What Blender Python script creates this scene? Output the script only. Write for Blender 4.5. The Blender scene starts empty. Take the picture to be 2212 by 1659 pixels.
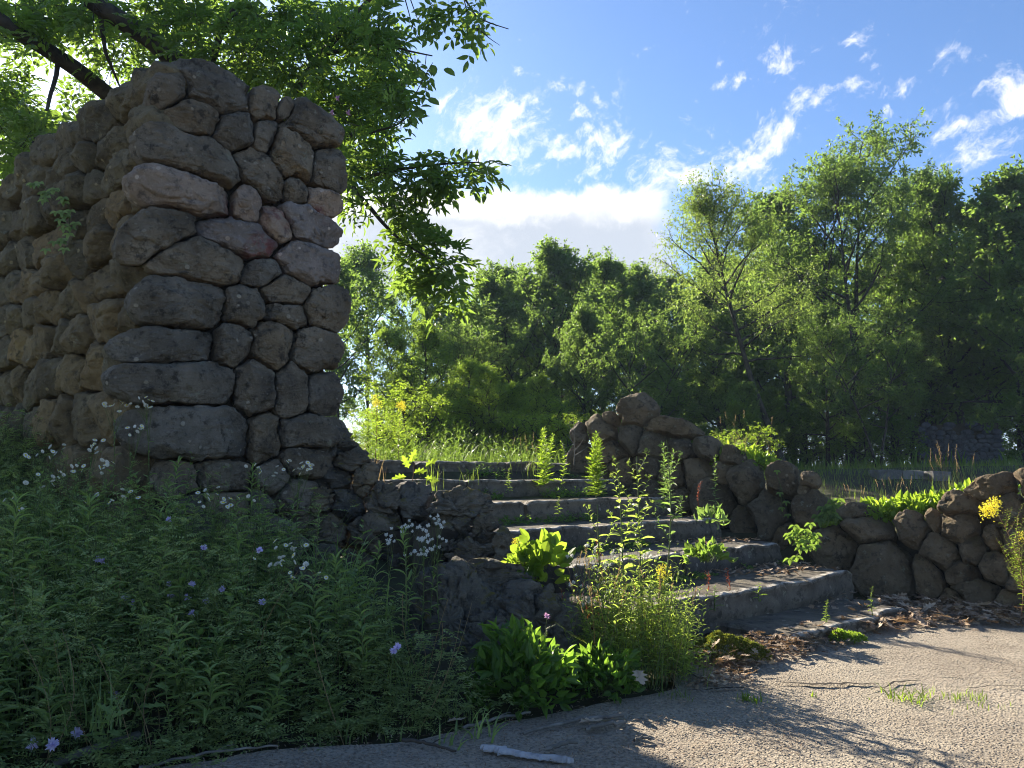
import bpy, math, random
import numpy as np
from mathutils import Vector, Matrix
random.seed(7)
RNG = np.random.default_rng(11)
scene = bpy.context.scene
COL = scene.collection

# ------------------------------------------------------------------ camera
EYE = 1.16
PITCH = math.atan(.1176)
cam_d = bpy.data.cameras.new('camera'); cam = bpy.data.objects.new('camera', cam_d); COL.objects.link(cam)
cam_d.sensor_fit = 'HORIZONTAL'; cam_d.sensor_width = 36.0; cam_d.lens = 27.05
cam_d.clip_start = 0.05; cam_d.clip_end = 3000
cam.location = (0, 0, EYE); cam.rotation_euler = (math.pi/2 + PITCH, 0, 0)
scene.camera = cam

# ------------------------------------------------------------------ light
SUN_AZ = math.radians(-33.0)      # left of the view direction (+Y)
SUN_EL = math.radians(26.0)
sdir = Vector((math.sin(SUN_AZ)*math.cos(SUN_EL), math.cos(SUN_AZ)*math.cos(SUN_EL), math.sin(SUN_EL)))
sun_d = bpy.data.lights.new('sun', 'SUN'); sun = bpy.data.objects.new('sun', sun_d); COL.objects.link(sun)
sun_d.energy = 5.0; sun_d.angle = math.radians(0.6); sun_d.color = (1.0, .90, .74)
sun.rotation_euler = sdir.to_track_quat('Z', 'Y').to_euler()
sun.location = (0, 0, 30)

scene.view_settings.view_transform = 'Standard'; scene.view_settings.look = 'None'
scene.view_settings.gamma = 1.0; scene.view_settings.use_curve_mapping = False
scene.view_settings.exposure = 1.88
scene.render.engine = 'CYCLES'
scene.cycles.max_bounces = 8; scene.cycles.diffuse_bounces = 4; scene.cycles.transmission_bounces = 5
scene.cycles.glossy_bounces = 3; scene.cycles.transparent_max_bounces = 8
scene.cycles.sample_clamp_indirect = 6.0
scene.cycles.use_denoising = True
scene.cycles.filter_width = 1.05

# ---- photo pixel (2212 x 1659 frame) -> ray / point helpers used to take measurements off the photograph
F = 1662.0; CP = math.cos(PITCH); SP = math.sin(PITCH)
def ray(x, y):
    cx = (x-1106)/F; cy = (829.5-y)/F
    return np.array([cx, CP-cy*SP, SP+cy*CP])
def P(x, y, Y):
    r = ray(x, y); return np.array([0, 0, EYE]) + r*(Y/r[1])
def G(x, y, z=0.0):
    r = ray(x, y); t = (z-EYE)/r[2]; return np.array([0, 0, EYE]) + r*t
def azel(x, y):
    r = ray(x, y); return math.atan2(r[0], r[1]), math.atan2(r[2], math.hypot(r[0], r[1]))
UU = np.array([.755, .656, 0]); VV = np.array([-.656, .755, 0])
def UV(u, v, z): return UU*u + VV*v + np.array([0, 0, z])

# ------------------------------------------------------------------ node helpers
class NT:
    def __init__(s, tree): s.t = tree; s.n = tree.nodes; s.l = tree.links
    def new(s, typ, **kw):
        n = s.n.new(typ)
        for k, v in kw.items():
            if k == 'inp':
                for kk, vv in v.items():
                    if hasattr(vv, 'is_linked') or isinstance(vv, bpy.types.NodeSocket): s.l.new(vv, n.inputs[kk])
                    else: n.inputs[kk].default_value = vv
            else: setattr(n, k, v)
        return n
    def math(s, op, a, b=0.0, c=None, clamp=False):
        n = s.n.new('ShaderNodeMath'); n.operation = op; n.use_clamp = clamp
        for i, v in enumerate([a, b] + ([c] if c is not None else [])):
            if isinstance(v, bpy.types.NodeSocket): s.l.new(v, n.inputs[i])
            else: n.inputs[i].default_value = v
        return n.outputs[0]
    def vmath(s, op, a, b=None):
        n = s.n.new('ShaderNodeVectorMath'); n.operation = op
        for i, v in enumerate([a] + ([b] if b is not None else [])):
            if isinstance(v, bpy.types.NodeSocket): s.l.new(v, n.inputs[i])
            else: n.inputs[i].default_value = v
        return n
    def noise(s, vec, scale, detail=4, rough=.55, dist=0.0):
        n = s.n.new('ShaderNodeTexNoise'); n.inputs['Scale'].default_value = scale
        n.inputs['Detail'].default_value = detail; n.inputs['Roughness'].default_value = rough
        n.inputs['Distortion'].default_value = dist
        if vec is not None: s.l.new(vec, n.inputs['Vector'])
        return n.outputs['Fac']
    def mix(s, fac, a, b):
        n = s.n.new('ShaderNodeMix'); n.data_type = 'RGBA'
        for i, v in ((0, fac), (6, a), (7, b)):
            if isinstance(v, bpy.types.NodeSocket): s.l.new(v, n.inputs[i])
            else: n.inputs[i].default_value = (v if i == 0 else (*v, 1) if len(v) == 3 else v)
        return n.outputs[2]
    def smooth(s, v, a, b, lo=0.0, hi=1.0):
        n = s.n.new('ShaderNodeMapRange'); n.interpolation_type = 'SMOOTHSTEP'
        s.l.new(v, n.inputs[0]); n.inputs[1].default_value = a; n.inputs[2].default_value = b
        n.inputs[3].default_value = lo; n.inputs[4].default_value = hi
        return n.outputs[0]

# ------------------------------------------------------------------ sky with clouds
world = bpy.data.worlds.new('World'); scene.world = world; world.use_nodes = True
w = NT(world.node_tree); w.n.clear()
sky = w.new('ShaderNodeTexSky', sky_type='NISHITA', sun_disc=False, sun_elevation=SUN_EL, sun_rotation=SUN_AZ,
            altitude=50, air_density=1.0, dust_density=0.6, ozone_density=2.2)
tc = w.new('ShaderNodeTexCoord'); D = tc.outputs['Generated']
sep = w.new('ShaderNodeSeparateXYZ'); w.l.new(D, sep.inputs[0])
az = w.math('ARCTAN2', sep.outputs[0], sep.outputs[1])
el = w.math('ARCSINE', sep.outputs[2])
cmb = w.new('ShaderNodeCombineXYZ'); w.l.new(az, cmb.inputs[0]); w.l.new(el, cmb.inputs[1])
AE = cmb.outputs[0]
# puffy texture and diagonal streaks
warp = w.new('ShaderNodeTexNoise'); warp.inputs['Scale'].default_value = 9; warp.inputs['Detail'].default_value = 5
w.l.new(AE, warp.inputs['Vector'])
wv = w.vmath('SCALE', w.vmath('SUBTRACT', warp.outputs['Color'], (.5, .5, .5)).outputs[0]); wv.inputs['Scale'].default_value = .075
AEW = w.vmath('ADD', AE, wv.outputs[0]).outputs[0]
mp = w.new('ShaderNodeMapping'); w.l.new(AEW, mp.inputs[0]); mp.inputs['Rotation'].default_value = (0, 0, math.radians(-38)); 
mp2 = w.new('ShaderNodeMapping'); w.l.new(mp.outputs[0], mp2.inputs[0]); mp2.inputs['Scale'].default_value = (9, 26, 1)
n_str = w.noise(mp2.outputs[0], 1.0, 12, .70)
n_puf = w.noise(AEW, 24, 12, .70)
n_fine = w.noise(AEW, 70, 6, .65)
cl_tex = w.math('ADD', w.math('ADD', w.math('MULTIPLY', n_str, .62), w.math('MULTIPLY', n_puf, .38)), w.math('MULTIPLY', w.math('SUBTRACT', n_fine, .5), .42))
# cloud clusters (azimuth / elevation of the real clouds)
blobs = [(1065,285,.068,.040,.30),(1105,260,.030,.030,.18),(945,218,.020,.010,.20),(1240,180,.030,.012,.20),(1140,160,.022,.012,.14),
         (1310,305,.040,.028,.26),(1250,245,.026,.018,.17),(1205,335,.034,.018,.20),(1300,365,.05,.018,.17),
         (1590,168,.032,.010,.22),(1700,125,.035,.018,.22),(1845,75,.035,.012,.18),(1850,185,.03,.010,.14),
         (1590,350,.045,.032,.27),(1670,290,.035,.026,.25),(1755,220,.032,.018,.22),(1470,370,.05,.020,.24),(1610,385,.05,.02,.22),
         (2070,295,.030,.010,.26),(2185,222,.034,.020,.30),(2075,127,.022,.014,.18),(2130,335,.05,.022,.20),(1990,250,.03,.010,.14),
         (1905,245,.012,.010,.14),(1390,360,.035,.02,.15),(1340,180,.012,.02,.12),(760,300,.10,.05,.15),(1870,30,.015,.01,.12),(1140,375,.02,.008,.15),(1420,330,.04,.012,.13),(1500,300,.03,.012,.12),(1530,260,.03,.010,.12),(1660,240,.04,.010,.13),(1780,100,.05,.010,.14),(1730,160,.04,.008,.12),(1940,200,.03,.012,.11),(2040,240,.02,.008,.14),(1275,210,.03,.008,.13),(1160,230,.03,.010,.12),(1000,250,.03,.008,.13),(1340,260,.025,.012,.13)]
acc = None
for (bx, by, ra, rb, amp) in blobs:
    a0, e0 = azel(bx, by)
    m = w.new('ShaderNodeMapping', vector_type='TEXTURE'); w.l.new(AEW, m.inputs[0])
    m.inputs['Location'].default_value = (a0, e0, 0); m.inputs['Scale'].default_value = (ra, rb, 1)
    ln = w.vmath('LENGTH', m.outputs[0]).outputs['Value']
    g = w.smooth(ln, 1.9, 0.0, 0.0, amp*.90)
    acc = g if acc is None else w.math('MAXIMUM', acc, g)
dens = w.math('ADD', cl_tex, acc)
small = w.smooth(dens, .580, .82)
# the long cloud bank above the tree line
_, e_top = azel(1106, 412); _, e_bot = azel(1106, 585)
n_b = w.noise(AEW, 14, 12, .66)
n_bl = w.noise(AE, 4, 2, .5)
eln = w.math('ADD', el, w.math('MULTIPLY', w.math('SUBTRACT', n_b, .5), .085))
up = w.smooth(eln, e_top+.008, e_top-.012)
lo = w.smooth(eln, e_bot-.06, e_bot-.02)
azn = w.math('ADD', az, w.math('MULTIPLY', w.math('SUBTRACT', n_b, .5), .12))
rt = w.smooth(azn, azel(1490, 480)[0], azel(1400, 480)[0])
bank = w.math('MULTIPLY', w.math('MULTIPLY', up, lo), rt)
core = w.math('MULTIPLY', w.smooth(eln, e_top-.018, e_top-.050), w.smooth(w.math('ADD', n_bl, w.math('MULTIPLY', n_b, .5)), .45, .78))
white = (.36, .355, .35); grey = (.195, .210, .235)
bankcol = w.mix(core, white, grey)
skycol = w.vmath('MULTIPLY', sky.outputs[0], (.040, .048, .060)).outputs[0]
c1 = w.mix(w.math('MULTIPLY', small, .9), skycol, (.37, .37, .37))
c2 = w.mix(w.math('MULTIPLY', bank, .95), c1, bankcol)
bg = w.new('ShaderNodeBackground'); w.l.new(c2, bg.inputs[0]); bg.inputs[1].default_value = 1.0
out = w.new('ShaderNodeOutputWorld'); w.l.new(bg.outputs[0], out.inputs[0])
world.cycles.sampling_method = 'MANUAL'; world.cycles.sample_map_resolution = 512
# ------------------------------------------------------------------ numpy noise
def _h(ix, iy, iz, seed):
    n = (ix*374761393 + iy*668265263 + iz*2147483647 + seed*974634777) & 0xffffffff
    n = ((n ^ (n >> 13))*1274126177) & 0xffffffff
    return ((n ^ (n >> 16)) & 0xffffff)/float(0xffffff)
def vnoise(p, seed=0):
    p = np.asarray(p, float); i = np.floor(p).astype(np.int64); f = p-i; f = f*f*f*(f*(f*6-15)+10)
    x, y, z = i[..., 0], i[..., 1], i[..., 2]; fx, fy, fz = f[..., 0], f[..., 1], f[..., 2]
    r = 0
    for dx in (0, 1):
        for dy in (0, 1):
            for dz in (0, 1):
                r = r + _h(x+dx, y+dy, z+dz, seed)*(fx if dx else 1-fx)*(fy if dy else 1-fy)*(fz if dz else 1-fz)
    return r
def fbm(p, seed=0, oct=4, gain=.5):
    p = np.asarray(p, float); a = 1.0; s = 0; t = 0
    for k in range(oct):
        s = s + a*vnoise(p, seed+k*17); t += a; a *= gain; p = p*2.03 + 11.3
    return s/t
def sstep(x, a, b):
    t = np.clip((x-a)/(b-a), 0, 1); return t*t*(3-2*t)
def unit(v):
    v = np.asarray(v, float); return v/np.maximum(np.linalg.norm(v, axis=-1, keepdims=True), 1e-9)

# ------------------------------------------------------------------ mesh buffer
class MB:
    def __init__(s): s.v = []; s.f = []; s.t = []; s.n = 0
    def add(s, verts, faces, tint=None, mi=0, smooth=False):
        verts = np.asarray(verts, float).reshape(-1, 3); faces = np.asarray(faces, np.int64)
        s.v.append(verts); s.f.append((faces+s.n, mi, smooth))
        if tint is None: tint = np.full(len(verts), .5)
        s.t.append(np.broadcast_to(np.asarray(tint, float).reshape(-1), (len(verts),)))
        s.n += len(verts)
    def mesh(s, name, mats, origin=(0, 0, 0)):
        me = bpy.data.meshes.new(name)
        if not s.v: return me
        V = np.concatenate(s.v) - np.asarray(origin, float)
        T = np.concatenate(s.t)
        loops = np.concatenate([f.reshape(-1) for f, _, _ in s.f])
        sizes = np.concatenate([np.full(len(f), f.shape[1]) for f, _, _ in s.f])
        mi = np.concatenate([np.full(len(f), m) for f, m, _ in s.f])
        sm = np.concatenate([np.full(len(f), k, bool) for f, _, k in s.f])
        starts = np.concatenate([[0], np.cumsum(sizes)[:-1]])
        me.vertices.add(len(V)); me.vertices.foreach_set('co', V.astype(np.float32).reshape(-1))
        me.loops.add(len(loops)); me.loops.foreach_set('vertex_index', loops.astype(np.int32))
        me.polygons.add(len(sizes)); me.polygons.foreach_set('loop_start', starts.astype(np.int32))
        me.polygons.foreach_set('material_index', mi.astype(np.int32))
        me.polygons.foreach_set('use_smooth', sm)
        at = me.attributes.new('tint', 'FLOAT', 'POINT'); at.data.foreach_set('value', T.astype(np.float32))
        for m in (mats if isinstance(mats, (list, tuple)) else [mats]): me.materials.append(m)
        me.update(calc_edges=True)
        return me

def link(name, data=None, parent=None, loc=(0, 0, 0)):
    o = bpy.data.objects.new(name, data); COL.objects.link(o); o.location = loc
    if parent is not None: o.parent = parent
    return o
def thing(name, label, cat, loc=(0, 0, 0), group=None):
    o = link(name, None, None, tuple(float(a) for a in loc)); o.empty_display_size = .2
    o['label'] = label; o['category'] = cat
    if group: o['group'] = group
    return o
    o = link(name, mb.mesh(name, mats, parent.location), parent)
    o.parent = parent
    if label: o['label'] = label
    return o
def part(name, mb, mats, parent, label=None):
    org = parent.location
    if parent.parent is not None: org = parent.parent.location + parent.location
    o = link(name, mb.mesh(name, mats, tuple(org)), parent)
    if label: o['label'] = label
    return o
def single(name, mb, mats, label, cat, loc=(0, 0, 0), group=None, kind=None):
    o = link(name, mb.mesh(name, mats, loc), None, tuple(float(a) for a in loc))
    if label: o['label'] = label
    if cat: o['category'] = cat
    if group: o['group'] = group
    if kind: o['kind'] = kind
    return o
def structure(name, mb, mats):
    o = link(name, mb.mesh(name, mats)); o['kind'] = 'structure'; return o

# ------------------------------------------------------------------ tubes, leaves, blades
def tube(mb, pts, radii, sides=6, tint=None, mi=0, cap=True):
    pts = np.asarray(pts, float); n = len(pts); radii = np.broadcast_to(radii, (n,))
    tg = np.gradient(pts, axis=0); tg = unit(tg)
    ref = np.array([0, 0, 1.0]) if abs(tg[0][2]) < .9 else np.array([1.0, 0, 0])
    a = unit(np.cross(tg, ref)); b = np.cross(tg, a)
    th = np.linspace(0, 2*math.pi, sides, endpoint=False)
    ring = pts[:, None] + radii[:, None, None]*(np.cos(th)[None, :, None]*a[:, None] + np.sin(th)[None, :, None]*b[:, None])
    i = np.arange(n-1)[:, None]*sides; j = np.arange(sides)[None]; j2 = (j+1) % sides
    f = np.stack([i+j, i+j2, i+sides+j2, i+sides+j], -1).reshape(-1, 4)
    mb.add(ring.reshape(-1, 3), f, tint, mi, True)
def twigs(mb, a, b, ra, rb, sag=0.0, sides=3, mi=0):
    """many thin straight-ish twigs at once, a->b arrays (n,3)"""
    a = np.asarray(a, float); b = np.asarray(b, float); n = len(a)
    if n == 0: return
    d = unit(b-a); x = unit(np.cross(d, np.array([.13, .31, .94]))); y = np.cross(d, x)
    m = (a+b)/2; m[:, 2] -= sag
    th = np.linspace(0, 2*math.pi, sides, endpoint=False)
    rs = [np.broadcast_to(ra, (n,)), (np.broadcast_to(ra, (n,))+np.broadcast_to(rb, (n,)))/2, np.broadcast_to(rb, (n,))]
    V = []
    for p, r in zip((a, m, b), rs):
        V.append(p[:, None] + r[:, None, None]*(np.cos(th)[None, :, None]*x[:, None] + np.sin(th)[None, :, None]*y[:, None]))
    V = np.stack(V, 1).reshape(n, -1, 3); k = 3*sides
    base = []
    for L in (0, 1):
        for s_ in range(sides):
            s2 = (s_+1) % sides; base.append([L*sides+s_, L*sides+s2, (L+1)*sides+s2, (L+1)*sides+s_])
    base = np.array(base); f = (np.arange(n)[:, None, None]*k + base[None]).reshape(-1, 4)
    mb.add(V.reshape(-1, 3), f, None, mi, True)

TPL = {
 'diamond': (np.array([[0, 0, 0], [.5, .42, .10], [0, 1, -.03], [-.5, .42, .10]]), np.array([[0, 1, 2, 3]])),
 'leaf': (np.array([[0, 0, 0], [.36, .22, .09], [.46, .48, .10], [.26, .76, .03], [0, 1, -.12], [-.26, .76, .03], [-.46, .48, .10], [-.36, .22, .09], [0, .5, .0]]),
          np.array([[0, 1, 8], [1, 2, 8], [2, 3, 8], [3, 4, 8], [4, 5, 8], [5, 6, 8], [6, 7, 8], [7, 0, 8]])),
 'lance': (np.array([[0, 0, 0], [.42, .25, .12], [.5, .5, .10], [.3, .78, 0], [0, 1, -.22], [-.3, .78, 0], [-.5, .5, .10], [-.42, .25, .12], [0, .25, .04], [0, .5, .03], [0, .78, -.06]]),
           np.array([[0, 1, 8, 8], [0, 8, 7, 7], [1, 2, 9, 8], [8, 9, 6, 7], [2, 3, 10, 9], [9, 10, 5, 6], [3, 4, 10, 10], [10, 4, 5, 5]])),
 'round': (np.array([[0, 0, 0], [.34, .10, .04], [.5, .40, .07], [.36, .75, .04], [0, 1, -.05], [-.36, .75, .04], [-.5, .40, .07], [-.34, .10, .04], [0, .45, .0]]),
           np.array([[0, 1, 8], [1, 2, 8], [2, 3, 8], [3, 4, 8], [4, 5, 8], [5, 6, 8], [6, 7, 8], [7, 0, 8]])),
}
TPL['lance'] = (TPL['lance'][0], np.array([[0, 1, 8], [0, 8, 7], [1, 2, 9], [1, 9, 8], [8, 9, 6], [8, 6, 7], [2, 3, 10], [2, 10, 9], [9, 10, 5], [9, 5, 6], [3, 4, 10], [10, 4, 5]]))
# lobed leaf (oak / ragweed like), outline fan
_lo = [(0, 0), (.10, .12), (.34, .20), (.16, .30), (.46, .46), (.18, .52), (.40, .72), (.16, .74), (.14, .92), (0, 1)]
_v = [(x, y, .05*math.sin(6*y)+.10*abs(x)) for x, y in _lo] + [(-x, y, .05*math.sin(6*y)+.10*abs(x)) for x, y in _lo[-2:0:-1]] + [(0, .5, -.02)]
TPL['lobed'] = (np.array(_v), np.array([[i, (i+1) % (len(_v)-1), len(_v)-1] for i in range(len(_v)-1)]))
def leaves(mb, pos, d, nrm, L, W, tpl='diamond', tint=None, mi=0, smooth=False, rng=RNG):
    pos = np.asarray(pos, float).reshape(-1, 3); n = len(pos)
    if n == 0: return
    d = unit(np.broadcast_to(d, (n, 3))); x = unit(np.cross(d, np.broadcast_to(nrm, (n, 3)) + 1e-4)); z = np.cross(x, d)
    tv, tf = TPL[tpl]; L = np.broadcast_to(L, (n,))[:, None, None]; W = np.broadcast_to(W, (n,))[:, None, None]
    V = pos[:, None] + x[:, None]*(tv[None, :, :1]*W) + d[:, None]*(tv[None, :, 1:2]*L) + z[:, None]*(tv[None, :, 2:]*L)
    f = (np.arange(n)[:, None, None]*len(tv) + tf[None]).reshape(-1, tf.shape[1])
    if tint is None: tint = rng.random(n)
    tint = np.repeat(np.broadcast_to(tint, (n,)), len(tv))
    mb.add(V.reshape(-1, 3), f, tint, mi, smooth)
def blades(mb, base, h, lean, w, tint=None, mi=0, bend=.5, segs=4, rng=RNG):
    """curved grass blades; lean (n,3) horizontal vector whose length is tip offset / h"""
    base = np.asarray(base, float).reshape(-1, 3); n = len(base)
    h = np.broadcast_to(h, (n,)); lean = np.broadcast_to(lean, (n, 3)); w = np.broadcast_to(w, (n,))
    side = unit(np.cross(lean + np.array([1e-3, 0, 0]), np.array([0, 0, 1.0])))
    rot = rng.uniform(-1, 1, n)[:, None]; side = unit(side + rot*unit(lean+1e-4)*.8)
    V = []
    for k in range(segs+1):
        t = k/segs; p = base + lean*(h*t**1.8)[:, None]; p = p + np.array([0, 0, 1.0])*(h*(t - bend*.35*t**3))[:, None]
        ww = (w*(1-t**2.2)*.5 + .0003)[:, None]
        V += [p-side*ww, p+side*ww]
    V = np.stack(V, 1); k = V.shape[1]
    b = np.array([[2*i, 2*i+1, 2*i+3, 2*i+2] for i in range(segs)])
    f = (np.arange(n)[:, None, None]*k + b[None]).reshape(-1, 4)
    if tint is None: tint = rng.random(n)
    mb.add(V.reshape(-1, 3), f, np.repeat(np.broadcast_to(tint, (n,)), k), mi, True)
def pinnate(mb, pos, d, nrm, length, pairs, lL, lW, tpl='diamond', fwd=.45, droop=.1, stem=None, rng=RNG, mi=0, tint=None, taper=.5):
    pos = np.asarray(pos, float).reshape(-1, 3); n = len(pos); d = unit(np.broadcast_to(d, (n, 3)))
    x = unit(np.cross(d, np.broadcast_to(nrm, (n, 3)) + 1e-4)); z = np.cross(x, d)
    length = np.broadcast_to(length, (n,)); lL = np.broadcast_to(lL, (n,)); lW = np.broadcast_to(lW, (n,))
    if tint is None: tint = rng.random(n)
    for k in range(pairs):
        t = (k+.8)/(pairs+.2)
        p = pos + d*(length*t)[:, None]; p[:, 2] -= droop*length*t*t
        s = 1 - taper*t*t
        for sg in (-1, 1):
            dd = x*sg + d*fwd + z*rng.uniform(-.15, .25, (n, 1)); dd[:, 2] -= .15
            leaves(mb, p, dd, z + rng.normal(0, .2, (n, 3)), lL*s*rng.uniform(.85, 1.1, n), lW*s, tpl, np.clip(tint+rng.normal(0, .1, n), 0, 1), mi)
    p = pos + d*length[:, None]; p[:, 2] -= droop*length
    leaves(mb, p, d, z, lL, lW, tpl, tint, mi)
    if stem is not None:
        twigs(stem, pos, p, .0012, .0006)

# ------------------------------------------------------------------ materials
def mat(name):
    m = bpy.data.materials.new(name); m.use_nodes = True; t = NT(m.node_tree); t.n.clear()
    o = t.new('ShaderNodeOutputMaterial'); return m, t, o
def leaf_mat(name, c_dark, c_light, trans, tw=.45, rough=.45, rnd=.25):
    m, t, o = mat(name)
    a = t.new('ShaderNodeAttribute', attribute_name='tint')
    oi = t.new('ShaderNodeObjectInfo')
    f = t.math('ADD', a.outputs['Fac'], t.math('MULTIPLY', t.math('SUBTRACT', oi.outputs['Random'], .5), rnd), clamp=True)
    col = t.mix(f, c_dark, c_light)
    tr = t.mix(f, tuple(c*.75 for c in trans), tuple(min(1, c*1.2) for c in trans))
    p = t.new('ShaderNodeBsdfPrincipled'); t.l.new(col, p.inputs['Base Color']); p.inputs['Roughness'].default_value = rough
    p.inputs['Specular IOR Level'].default_value = .35
    b = t.new('ShaderNodeBsdfTranslucent'); t.l.new(tr, b.inputs[0])
    mx = t.new('ShaderNodeMixShader'); mx.inputs[0].default_value = tw
    t.l.new(p.outputs[0], mx.inputs[1]); t.l.new(b.outputs[0], mx.inputs[2]); t.l.new(mx.outputs[0], o.inputs[0])
    return m
def plain_mat(name, c1, c2, scale=6, rough=.85, bump=.3, bscale=40, trans=None):
    m, t, o = mat(name); tc = t.new('ShaderNodeTexCoord'); v = tc.outputs['Object']
    n = t.noise(v, scale, 6, .65); col = t.mix(t.smooth(n, .35, .65), c1, c2)
    p = t.new('ShaderNodeBsdfPrincipled'); t.l.new(col, p.inputs['Base Color']); p.inputs['Roughness'].default_value = rough
    p.inputs['Specular IOR Level'].default_value = .25
    if bump:
        bn = t.new('ShaderNodeBump'); bn.inputs['Strength'].default_value = bump; bn.inputs['Distance'].default_value = .01
        t.l.new(t.noise(v, bscale, 8, .7), bn.inputs['Height']); t.l.new(bn.outputs[0], p.inputs['Normal'])
    if trans:
        b = t.new('ShaderNodeBsdfTranslucent'); b.inputs[0].default_value = (*trans, 1)
        mx = t.new('ShaderNodeMixShader'); mx.inputs[0].default_value = .35
        t.l.new(p.outputs[0], mx.inputs[1]); t.l.new(b.outputs[0], mx.inputs[2]); t.l.new(mx.outputs[0], o.inputs[0])
    else: t.l.new(p.outputs[0], o.inputs[0])
    return m
def stone_mat(name, base, base2, dark, lichen=.0, moss=.0, pebble=.3, red=None, layered=0.0, bumpd=.02, sunlit_edge=None):
    m, t, o = mat(name); tc = t.new('ShaderNodeTexCoord'); v = tc.outputs['Object']
    oi = t.new('ShaderNodeObjectInfo')
    off = t.vmath('SCALE', (3.1, 7.7, 5.3)); t.l.new(oi.outputs['Random'], off.inputs['Scale'])
    v = t.vmath('ADD', v, off.outputs[0]).outputs[0]
    n1 = t.noise(v, 3.2, 8, .65, .4); n2 = t.noise(v, 13, 8, .7); n3 = t.noise(v, 60, 6, .7)
    col = t.mix(t.smooth(n1, .35, .68), base, base2)
    nbig = t.noise(v, 1.3, 5, .6); col = t.mix(t.math('MULTIPLY', t.smooth(nbig, .48, .66), .6), col, dark)
    hue = t.mix(oi.outputs['Random'], (.80, .84, .92), (1.22, 1.10, .95))
    mul = t.new('ShaderNodeMix', data_type='RGBA', blend_type='MULTIPLY'); mul.inputs[0].default_value = 1
    t.l.new(col, mul.inputs[6]); t.l.new(hue, mul.inputs[7]); col = mul.outputs[2]
    col = t.mix(t.math('MULTIPLY', t.smooth(n2, .50, .66), .85), col, dark)
    nm = t.noise(v, 34, 7, .75, .3); col = t.mix(t.math('MULTIPLY', t.smooth(nm, .55, .70), .55), col, dark)
    col = t.mix(t.math('MULTIPLY', t.smooth(nm, .44, .34), .35), col, tuple(min(1, c*1.5) for c in base2))
    col = t.mix(t.math('MULTIPLY', t.smooth(n3, .56, .72), .45), col, tuple(min(1, c*1.9) for c in base))
    vo = t.new('ShaderNodeTexVoronoi'); vo.inputs['Scale'].default_value = 17; t.l.new(v, vo.inputs['Vector'])
    vo.inputs['Randomness'].default_value = 1
    pk = t.new('ShaderNodeSeparateColor'); t.l.new(vo.outputs['Color'], pk.inputs[0])
    peb = t.math('MULTIPLY', t.smooth(vo.outputs['Distance'], .34, .22), t.smooth(pk.outputs[0], 1-pebble, 1-pebble+.08))
    pebc = t.mix(pk.outputs[1], tuple(c*.8 for c in base), tuple(min(1, c*1.7) for c in base2))
    col = t.mix(t.math('MULTIPLY', peb, .8), col, pebc)
    if red is not None:
        geo = t.new('ShaderNodeNewGeometry')
        fac = None
        for (c, r) in red:
            ds = t.vmath('DISTANCE', geo.outputs['Position'], tuple(c)).outputs['Value']
            g = t.smooth(ds, r, r*.25); fac = g if fac is None else t.math('MAXIMUM', fac, g)
        fac = t.math('MULTIPLY', fac, t.smooth(n2, .40, .56))
        col = t.mix(t.math('MULTIPLY', fac, .62), col, (.20, .022, .022))
    if sunlit_edge is not None:
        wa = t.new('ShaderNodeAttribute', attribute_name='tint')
        col = t.mix(t.math('MULTIPLY', t.smooth(wa.outputs['Fac'], .72, 1.0), t.smooth(n2, .62, .42)), col, sunlit_edge)
    if lichen:
        nl = t.noise(v, 7, 9, .75); col = t.mix(t.math('MULTIPLY', t.smooth(nl, .60, .66), lichen), col, (.34, .36, .27))
    if moss:
        geo = t.new('ShaderNodeNewGeometry'); sp = t.new('ShaderNodeSeparateXYZ'); t.l.new(geo.outputs['Normal'], sp.inputs[0])
        mm = t.math('MULTIPLY', t.smooth(sp.outputs[2], .35, .8), t.smooth(t.noise(v, 8, 6, .7), .50, .60))
        col = t.mix(t.math('MULTIPLY', mm, moss), col, (.16, .13, .025))
    p = t.new('ShaderNodeBsdfPrincipled'); t.l.new(col, p.inputs['Base Color']); p.inputs['Roughness'].default_value = .88
    p.inputs['Specular IOR Level'].default_value = .3
    hgt = t.math('ADD', t.math('ADD', t.math('MULTIPLY', n2, 1.2), t.math('MULTIPLY', nm, .9)), t.math('MULTIPLY', n3, .45))
    hgt = t.math('ADD', hgt, t.math('MULTIPLY', t.noise(v, 190, 4, .7), .16))
    hgt = t.math('ADD', hgt, t.math('MULTIPLY', peb, .25))
    if layered:
        mp = t.new('ShaderNodeMapping'); t.l.new(v, mp.inputs[0]); mp.inputs['Scale'].default_value = (3, 3, 26); mp.inputs['Rotation'].default_value = (.22, .15, 0)
        hgt = t.math('ADD', hgt, t.math('MULTIPLY', t.noise(mp.outputs[0], 1, 6, .6, .6), layered))
    bn = t.new('ShaderNodeBump'); bn.inputs['Strength'].default_value = .9; bn.inputs['Distance'].default_value = bumpd
    t.l.new(hgt, bn.inputs['Height']); t.l.new(bn.outputs[0], p.inputs['Normal'])
    t.l.new(p.outputs[0], o.inputs[0]); return m
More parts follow.
